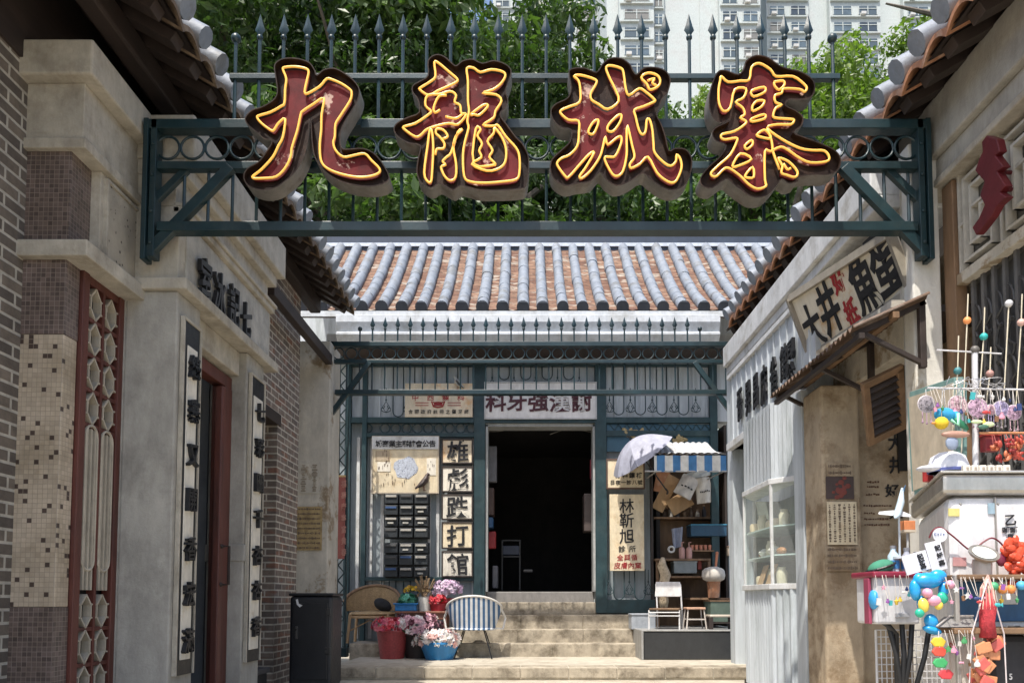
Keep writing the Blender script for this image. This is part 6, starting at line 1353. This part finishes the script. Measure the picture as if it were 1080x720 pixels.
for a, e in (((936, 655), (950, 722)), ((951, 656), (952, 724)), ((962, 656), (954, 724)), ((980, 662), (966, 724)), ((926, 652), (945, 668))):
    b = MB(); b.tube([P(*a, 3.5), P((a[0] + e[0]) / 2 + 2, (a[1] + e[1]) / 2, 3.47), P(*e, 3.5), Vector((P(*e, 3.5).x, 3.5, .02))], .012, 8); b.build('stand_tube', M['black'], t, smooth=True)
for u, v, m, lab, s_ in ((943, 578, C(.5, .62, .7, .1), 'clear bottle with a blue label', .11), (957, 575, C(.35, .36, .42, .2), 'grey tinted bottle', .10), (968, 590, C(.6, .55, .42), 'cream narrow bottle', .08), (974, 594, C(.66, .66, .64), 'white small bottle', .06)):
    c = Vector((P(u, v, 3.52).x, 3.53, zb1)); t = T('souvenir_bottle', lab + ' standing on the burgundy rimmed box', 'bottle', c); b = MB(); b.lathe([(.001, 0), (.024, 0), (.025, s_ * .7), (.012, s_ * .9), (.012, s_), (.001, s_)], c, 14); b.build('glass_body', m, t, smooth=True); b = MB(); b.lathe([(.0255, s_ * .15), (.0262, s_ * .15), (.0262, s_ * .5), (.0255, s_ * .5)], c, 14); b.build('paper_band', C(.04, .2, .45), t); b = MB(); b.lathe([(.014, s_), (.014, s_ + .014), (.001, s_ + .014)], c, 10); b.build('stopper', C(.2, .2, .22), t)
t = T('orange_carton', 'small orange carton behind the toy airplane', 'box', P(957, 560, 3.7)); b = MB(); b.obox(P(957, 554, 3.7), (.055, .05, .045)); b.build('box_body', C(.60, .22, .09), t, bev=.003); b = MB(); b.obox(P(957, 560, 3.7), (.06, .055, .012)); b.build('box_lid', C(.55, .48, .38), t); b = MB(); b.tube([P(957, 562, 3.7), P(958, 600, 3.68)], .006, 6); b.build('post', C(.4, .4, .4), t)
t = T('green_hat', 'dark green hat with a black trim resting on the left end of the box', 'hat', P(929, 600, 3.5)); c = Vector((P(929, 600, 3.5).x, 3.5, zb1)); b = MB(); b.ball(c + Vector((0, 0, .02)), .06, 16, Matrix.Rotation(-.35, 3, 'Y'), (1, .9, .6)); b.build('crown', C(.05, .22, .14, .9), t, smooth='all'); b = MB(); b.tube([c + Vector((.062 * cos(i * pi / 10), .056 * sin(i * pi / 10), .022 + .02 * cos(i * pi / 10))) for i in range(20)], .005, 5, True); b.build('trim', M['black'], t)
t = T('blue_ball', 'small bright blue ball tucked beside the burgundy rimmed box', 'ball', P(927, 632, 3.44)); b = MB(); b.ball(P(921.5, 632, 3.44), .035, 14, None, (.6, 1, 1.3)); b.build('ball_skin', C(.05, .35, .70, .4), t, smooth='all'); b = MB(); b.tube([P(921.5, 625, 3.43), P(923, 604, 3.42)], .003, 5); b.build('string', C(.6, .6, .6), t)
for u, v, a_, w_, h_, lab in ((966, 593, -16, .11, .085, 'left white printed card tucked behind the blue balloon dog'), (987, 586, -14, .07, .13, 'taller white printed card right of the burgundy rimmed box')):
    c = P(u, v, 3.33); t = T('printed_card', lab, 'card', c); Rm = Matrix.Rotation(R(a_), 3, 'Y'); b = MB(); b.obox(c, (w_, .006, h_), Rm); b.build('card_sheet', C(.70, .70, .74), t)
    b = MB()
    for i in range(3): put_char(b, '記好喜'[i], c + Rm @ Vector((w_ * .22, -.005, (1 - i) * h_ * .26)), Rm @ RX, Rm @ UPZ, .028, .026, .002, .03, .02)
    b.build('lettering', M['ink'], t, weld=False)
# balloon animal
bl, pkb, ylb, grb = C(.02, .32, .68, .25), C(.78, .36, .48, .3), C(.80, .62, .10, .3), C(.03, .42, .28, .3)
t = T('balloon_dog', 'shiny blue balloon animal with pink, yellow and green balls on the cart front', 'balloon', P(985, 660, 3.2))
for nm, u, v, r_, sq, m in (('body', 978, 612, .055, (1.4, .9, .8), bl), ('leg', 965, 622, .035, (.8, .8, 1.6), bl), ('leg', 970, 612, .035, (1, .8, 1.2), bl), ('leg', 995, 622, .032, (.8, .8, 1.5), bl), ('neck', 989, 607, .038, (1.2, .8, .9), bl), ('tail', 972, 636, .03, (.8, .8, 1.4), bl), ('foot', 982, 655, .032, (1.1, .9, 1.3), bl), ('foot', 983, 664, .036, (1.4, .9, .6), bl), ('bubble', 978, 625, .026, (1, 1, 1), pkb), ('bubble', 1002, 616, .023, (1, 1, 1), pkb), ('bubble', 985, 633, .032, (1.2, .8, .9), pkb), ('bubble', 974, 638, .03, (.9, .8, 1.3), ylb), ('bubble', 990, 638, .024, (.9, .8, 1), ylb), ('bubble', 970, 646, .024, (1, .8, 1), grb), ('bubble', 994, 630, .026, (1.1, .8, 1.2), grb)):
    b = MB(); b.ball(P(u, v, 3.22 + (.03 if m is bl else 0)), r_ * .82, 14, Matrix.Rotation(random.uniform(-.4, .4), 3, 'Y'), sq); b.build(nm, m, t, smooth='all')
# jar, shelf goods, net bag, garland, tags
c = Vector((P(1036, 605, 3.32).x, 3.32, ZZ(606, 3.3))); t = T('lidded_jar', 'glass jar with a tilted silver lid on the cart shelf', 'jar', c); b = MB(); b.lathe([(.001, 0), (.038, 0), (.04, .05), (.036, .07), (.001, .07)], c, 18); b.build('jar_body', C(.45, .40, .36, .15), t, smooth=True); Rl = Matrix.Rotation(R(38), 3, 'X'); b = MB(); b.lathe([(.001, 0), (.055, 0), (.062, .008), (.062, .016), (.05, .014), (.001, .016)], c + Vector((0, -.01, .085)), 24, Rl); b.build('lid', M['steel'], t, smooth=True); b = MB(); b.lathe([(.001, .0165), (.048, .0165), (.001, .018)], c + Vector((0, -.01, .085)), 24, Rl); b.build('lid_paper', C(.6, .62, .58), t)
c = P(1072, 592, 3.32); t = T('red_bag', 'crumpled bright orange red bag at the right end of the cart shelf', 'bag', c); b = MB(); 
for k in range(60): b.ball(c + Vector((random.gauss(0, .026), random.gauss(0, .02), random.gauss(.0, .045))), random.uniform(.010, .024), 6, Matrix.Rotation(random.random() * 3, 3, 'Y'), (1.3, .5, .9))
b.build('bag_skin', C(.70, .08, .03, .35), t); b = MB(); b.ball(P(1056, 590, 3.33), .03, 10, None, (.8, .4, 1)); b.build('flap', C(.18, .02, .05, .4), t, smooth='all')
c = P(1042, 608, 3.2); t = T('net_bag', 'red string bag of orange packets hanging from the cart shelf', 'bag', c)
for k in range(14): b = MB(); a = k / 14 * 2 * pi; b.tube([P(1042, 606, 3.21), P(1041 + 6 * cos(a), 620, 3.2) + Vector((0, .02 * sin(a), 0)), P(1042 + 8 * cos(a), 642, 3.2) + Vector((0, .03 * sin(a), 0))], .0035, 4); b.build('cord_strand', C(.55, .20, .18) if k % 2 else C(.6, .45, .35), t)
b = MB(); b.tube([P(1041, 625, 3.2), P(1042, 640, 3.2), P(1041, 655, 3.2), P(1042, 672, 3.2)], [.02, .034, .03, .034], 10); b.build('red_cloth', mat('red_netting', (.42, .03, .04), .7, 0, .35, 60, .6, 120), t, smooth='all')
for k in range(22): b = MB(); b.obox(P(1040 + random.uniform(-14, 14), 676 + 7 * (k // 3) + random.uniform(-3, 3), 3.2 + random.uniform(-.035, .04)), (.05, .012, .042), Matrix.Rotation(random.uniform(-.9, .9), 3, 'Y')); b.build('packet', C(.62, .26, .12, .4) if k % 3 else C(.58, .12, .10, .4), t, bev=.004)
b = MB()
for s_ in (-1, 1): b.tube([P(1042, 610, 3.18), P(1042 + s_ * 9, 640, 3.18), P(1042 + s_ * 17, 668, 3.19), P(1042 + s_ * 20, 730, 3.2)], .003, 4)
b.build('net_handle', C(.66, .6, .6), t)
for k, (u, v, m, lab) in enumerate(((1048, 618, C(.06, .30, .14), 'green bauble at the left of the bead garland'), (1057, 621, C(.68, .26, .07), 'left orange bauble of the bead garland'), (1066, 621, C(.70, .24, .06), 'right orange bauble of the bead garland'), (1077, 617, C(.08, .40, .68), 'light blue bauble at the right of the bead garland'))):
    c = P(u, v, 3.2); t = T('bauble', lab, 'bauble', c); b = MB(); b.ball(c, .0195, 14); b.build('bauble_skin', m, t, smooth='all'); b = MB(); b.tube([c + Vector((0, 0, .018)), P(u, 609, 3.22)], .002, 4); b.build('string', C(.5, .5, .5), t)
t = T('boat_tray', 'grey shell shaped tray on the lower cart shelf', 'tray', P(1008, 661, 3.26)); b = MB(); b.prism([P(988, 661, 3.22), P(1002, 650, 3.27), P(1027, 650, 3.27), P(1030, 661, 3.22)], (0, .05, .0)); b.build('tray_body', C(.30, .29, .28, .4, .3), t, bev=.006); b = MB(); b.tube([P(988, 660, 3.21), P(1002, 649, 3.26), P(1027, 649, 3.26)], .004, 5); b.build('rim', C(.6, .58, .55, .3, .4), t)
for u, v, m, lab in ((990, 677, C(.75, .50, .04), 'yellow'), (991, 687, C(.62, .08, .05), 'upper red'), (992, 699, C(.05, .36, .12), 'green'), (998, 711, C(.60, .05, .06), 'lower red')):
    c = P(u, v, 3.2); t = T('plastic_tag', lab + ' plastic toy tag hanging below the lower cart shelf', 'tag', c); b = MB(); b.prism([c + Vector((x * .026, 0, z * .022)) for x, z in ((-1.2, 0), (-.7, .9), (.6, 1), (1.3, .2), (.8, -.9), (-.6, -.8))], (0, .012, 0)); b.build('tag_body', m, t, bev=.004); b = MB(); b.tube([c + Vector((0, 0, .02)), P(u, v - 12, 3.22)], .002, 4); b.build('string', C(.5, .5, .5), t)
t = T('printed_cloth', 'white cloth with red and blue printed marks hanging below the lower shelf', 'cloth', P(1015, 700, 3.35)); c0 = P(1000, 668, 3.3); b = MB(); b.grid(lambda a, s: c0 + Vector((a * .16, .015 * sin(a * 14), -s * .27)), 16, 8); b.build('cloth_sheet', mat('printed_white_cloth', (.68, .64, .58), .9, 0, .06, 8, .1, stain=(.45, .10, .07), sscale=9, slo=.60, shi=.63), t, smooth='all')
t = T('black_bag', 'black bag hanging at the lower right corner of the cart', 'bag', P(1068, 690, 3.3)); b = MB(); b.obox(P(1068, 700, 3.34), (.20, .08, .26)); b.build('bag_body', C(.03, .03, .035, .7), t, bev=.03); b = MB(); b.tube([P(1055, 672, 3.3), P(1062, 660, 3.3), P(1075, 660, 3.3), P(1082, 672, 3.3)], .005, 6); b.build('strap', C(.1, .1, .1), t); b = MB(); put_char(b, '5', P(1066, 713, 3.29), RX, UPZ, .03, .035, .003, .02); b.build('lettering', C(.6, .6, .6), t, weld=False)
# white wire rack
t = T('wire_rack', 'white wire grid rack behind the black stand at the lower right', 'rack', P(950, 700, 3.62)); b = MB(); x0, x1 = XX(922, 3.64), XX(990, 3.64); za, zb_ = .05, ZZ(664, 3.64)
for i in range(14): x = x0 + (x1 - x0) * i / 13; b.tube([(x, 3.64, za), (x, 3.64, zb_)], .003, 5)
for i in range(22): z = za + (zb_ - za) * i / 21; b.tube([(x0, 3.645, z), (x1, 3.645, z)], .003, 5)
b.build('grid', wp, t)
for x in (x0, x1): b = MB(); b.tube([(x, 3.64, 0), (x, 3.64, zb_)], .006, 6); b.build('upright', wp, t)
# red figure sign on the fretwork, seen almost edge-on
c = PX(1048, 200, 2.66); t = T('red_cutout_sign', 'dark red cut-out sign with a wavy outline standing off the fretwork screen', 'sign', c)
pts = [(1044, 143), (1055, 147), (1058, 160), (1053, 164), (1062, 176), (1055, 181), (1064, 196), (1058, 203), (1065, 208), (1055, 217), (1049, 228), (1040, 240), (1033, 248), (1029, 240), (1036, 230), (1042, 216), (1037, 206), (1042, 192), (1032, 180), (1036, 168), (1040, 160), (1039, 150)]
zs_l = [PX(u, v, 2.62) for u, v in pts]; b = MB(); b.prism([Vector((2.60, p.y, p.z)) for p in zs_l], (.045, 0, 0)); b.build('figure', C(.11, .010, .014, .5), t, bev=.004)
b = MB(); b.tube([Vector((2.63, c.y, c.z)), Vector((2.80, c.y, c.z))], .012, 6); b.tube([Vector((2.63, c.y, c.z + .1)), Vector((2.80, c.y, c.z + .1))], .012, 6); b.build('mounting_pin', C(.10, .01, .015), t)

# small charms and oddments that crowd the cart
PAL = [('red', C(.50, .05, .05)), ('yellow', C(.70, .48, .06)), ('turquoise', C(.05, .38, .40)), ('pink', C(.66, .30, .40)), ('white', C(.66, .65, .62)), ('navy', C(.03, .05, .16)), ('green', C(.06, .28, .10)), ('purple', C(.24, .08, .30)), ('brown', C(.22, .11, .05))]
def charm(kind, b, c, s):
    if kind == 'star': b.prism([c + Vector((cos(pi / 2 + k * pi / 5) * s * (1 if k % 2 == 0 else .45), 0, sin(pi / 2 + k * pi / 5) * s * (1 if k % 2 == 0 else .45))) for k in range(10)], (0, .006, 0))
    elif kind == 'fish': b.ball(c, s * .7, 9, None, (1.3, .4, .7)); b.prism([c + Vector((s * .7, 0, 0)), c + Vector((s * 1.3, 0, s * .5)), c + Vector((s * 1.3, 0, -s * .5))], (0, .005, 0))
    elif kind == 'pouch': b.lathe([(.001, -s), (s * .7, -s * .8), (s * .75, -s * .2), (s * .3, s * .4), (s * .5, s * .8), (.001, s * .75)], c, 10, Matrix.Diagonal(Vector((1, .6, 1))).to_3x3())
    elif kind == 'plaque': b.obox(c, (s * 1.2, .006, s * 1.9), Matrix.Rotation(random.uniform(-.25, .25), 3, 'Y'))
    else: b.lathe([(.001, -s), (s * .3, -s * .9), (s * .55, 0), (s * .12, s * .3), (s * .1, s), (.001, s)], c, 8)
seen = {}
for (place, u0, u1, vt, y, n, l0, l1) in (('upper cart rail', 983, 1076, 410, 3.58, 20, 7, 34), ('edge of the cart shelf', 998, 1074, 608, 3.20, 18, 8, 30), ('edge of the lower cart shelf', 1000, 1032, 664, 3.19, 10, 8, 38), ('front of the burgundy rimmed box', 926, 962, 606, 3.38, 9, 8, 32)):
    for k in range(n):
        u = u0 + (u1 - u0) * (k + random.uniform(.1, .9)) / n; v = vt + random.uniform(l0, l1); s = random.uniform(.009, .019); kind = random.choice(('star', 'fish', 'pouch', 'plaque', 'tassel')); cn, m = random.choice(PAL); c = P(u, v, y - random.uniform(0, .05))
        t = T(kind + '_charm', 'small %s %s charm hanging on a string from the %s' % (cn, kind, place), 'charm', c, 'little charms hanging on the cart')
        b = MB(); charm(kind, b, c, s); b.build('charm_body', m, t, smooth=True); b = MB(); b.tube([c + Vector((0, 0, s * .8)), Vector((c.x, y, P(u, vt, y).z))], .0013, 4); b.build('string', C(.55, .5, .45), t)
b = MB(); r_ = random.Random(8)
for k in range(7):
    q = Q(1002 + 9 * k, 408, 3.58); b.tube(catmull([q + Vector((r_.uniform(-.06, .06), r_.uniform(-.02, .02), r_.uniform(-.02, .05))) for i in range(7)], 4, False), .0014, 4)
t = T('wire_tangle', 'tangle of fine silver wire coiled along the upper cart rail', 'wire', Q(1028, 408, 3.58)); b.build('wire_strand', C(.6, .6, .62, .3, .6), t)
for k in range(9):
    u = 975 + 5.2 * k; c = Vector((P(u, 499, 3.75).x, 3.72 + .02 * (k % 3), zt_ + .012)); cn, m = PAL[(k * 4) % 9]; h_ = random.uniform(.03, .07); t = T('trinket_box', 'tiny %s box standing on the counter behind the hat and blocks' % cn, 'trinket', c, 'tiny boxes on the cart counter'); b = MB(); b.obox(c + Vector((0, 0, h_ / 2)), (.035, .035, h_), Matrix.Rotation(random.uniform(-.6, .6), 3, 'Z')); b.build('box_body', m, t, bev=.003); b = MB(); b.obox(c + Vector((0, 0, h_)), (.038, .038, .008)); b.build('box_lid', C(.55, .5, .42), t)

for x in (2.12, 2.34): part('seam', C(.30, .29, .27), cart, (x, x + .006, 3.412, 3.4225, ZZ(606, YC), zr_ - .01), bev=0)
for x, z in ((1.97, zr_ - .04), (2.10, zr_ - .04), (2.14, zr_ - .04), (2.32, zr_ - .04), (2.36, zr_ - .04)): b = MB(); b.ball((x, 3.419, z), .006, 8, None, (1, .5, 1)); b.build('screw', M['steel'], cart)
for k, (u, v, w_, h_, m) in enumerate(((1006, 540, .05, .035, C(.62, .55, .2)), (1012, 592, .06, .04, C(.55, .3, .3)), (1046, 536, .035, .05, C(.3, .42, .5)))):
    c = P(u, v, 3.416); t = T('price_tag', ('yellow', 'pink', 'pale blue')[k] + ' paper price tag taped on the white cart front', 'price tag', c); b = MB(); b.obox(c, (w_, .004, h_), Matrix.Rotation(random.uniform(-.15, .15), 3, 'Y')); b.build('tag_paper', m, t)
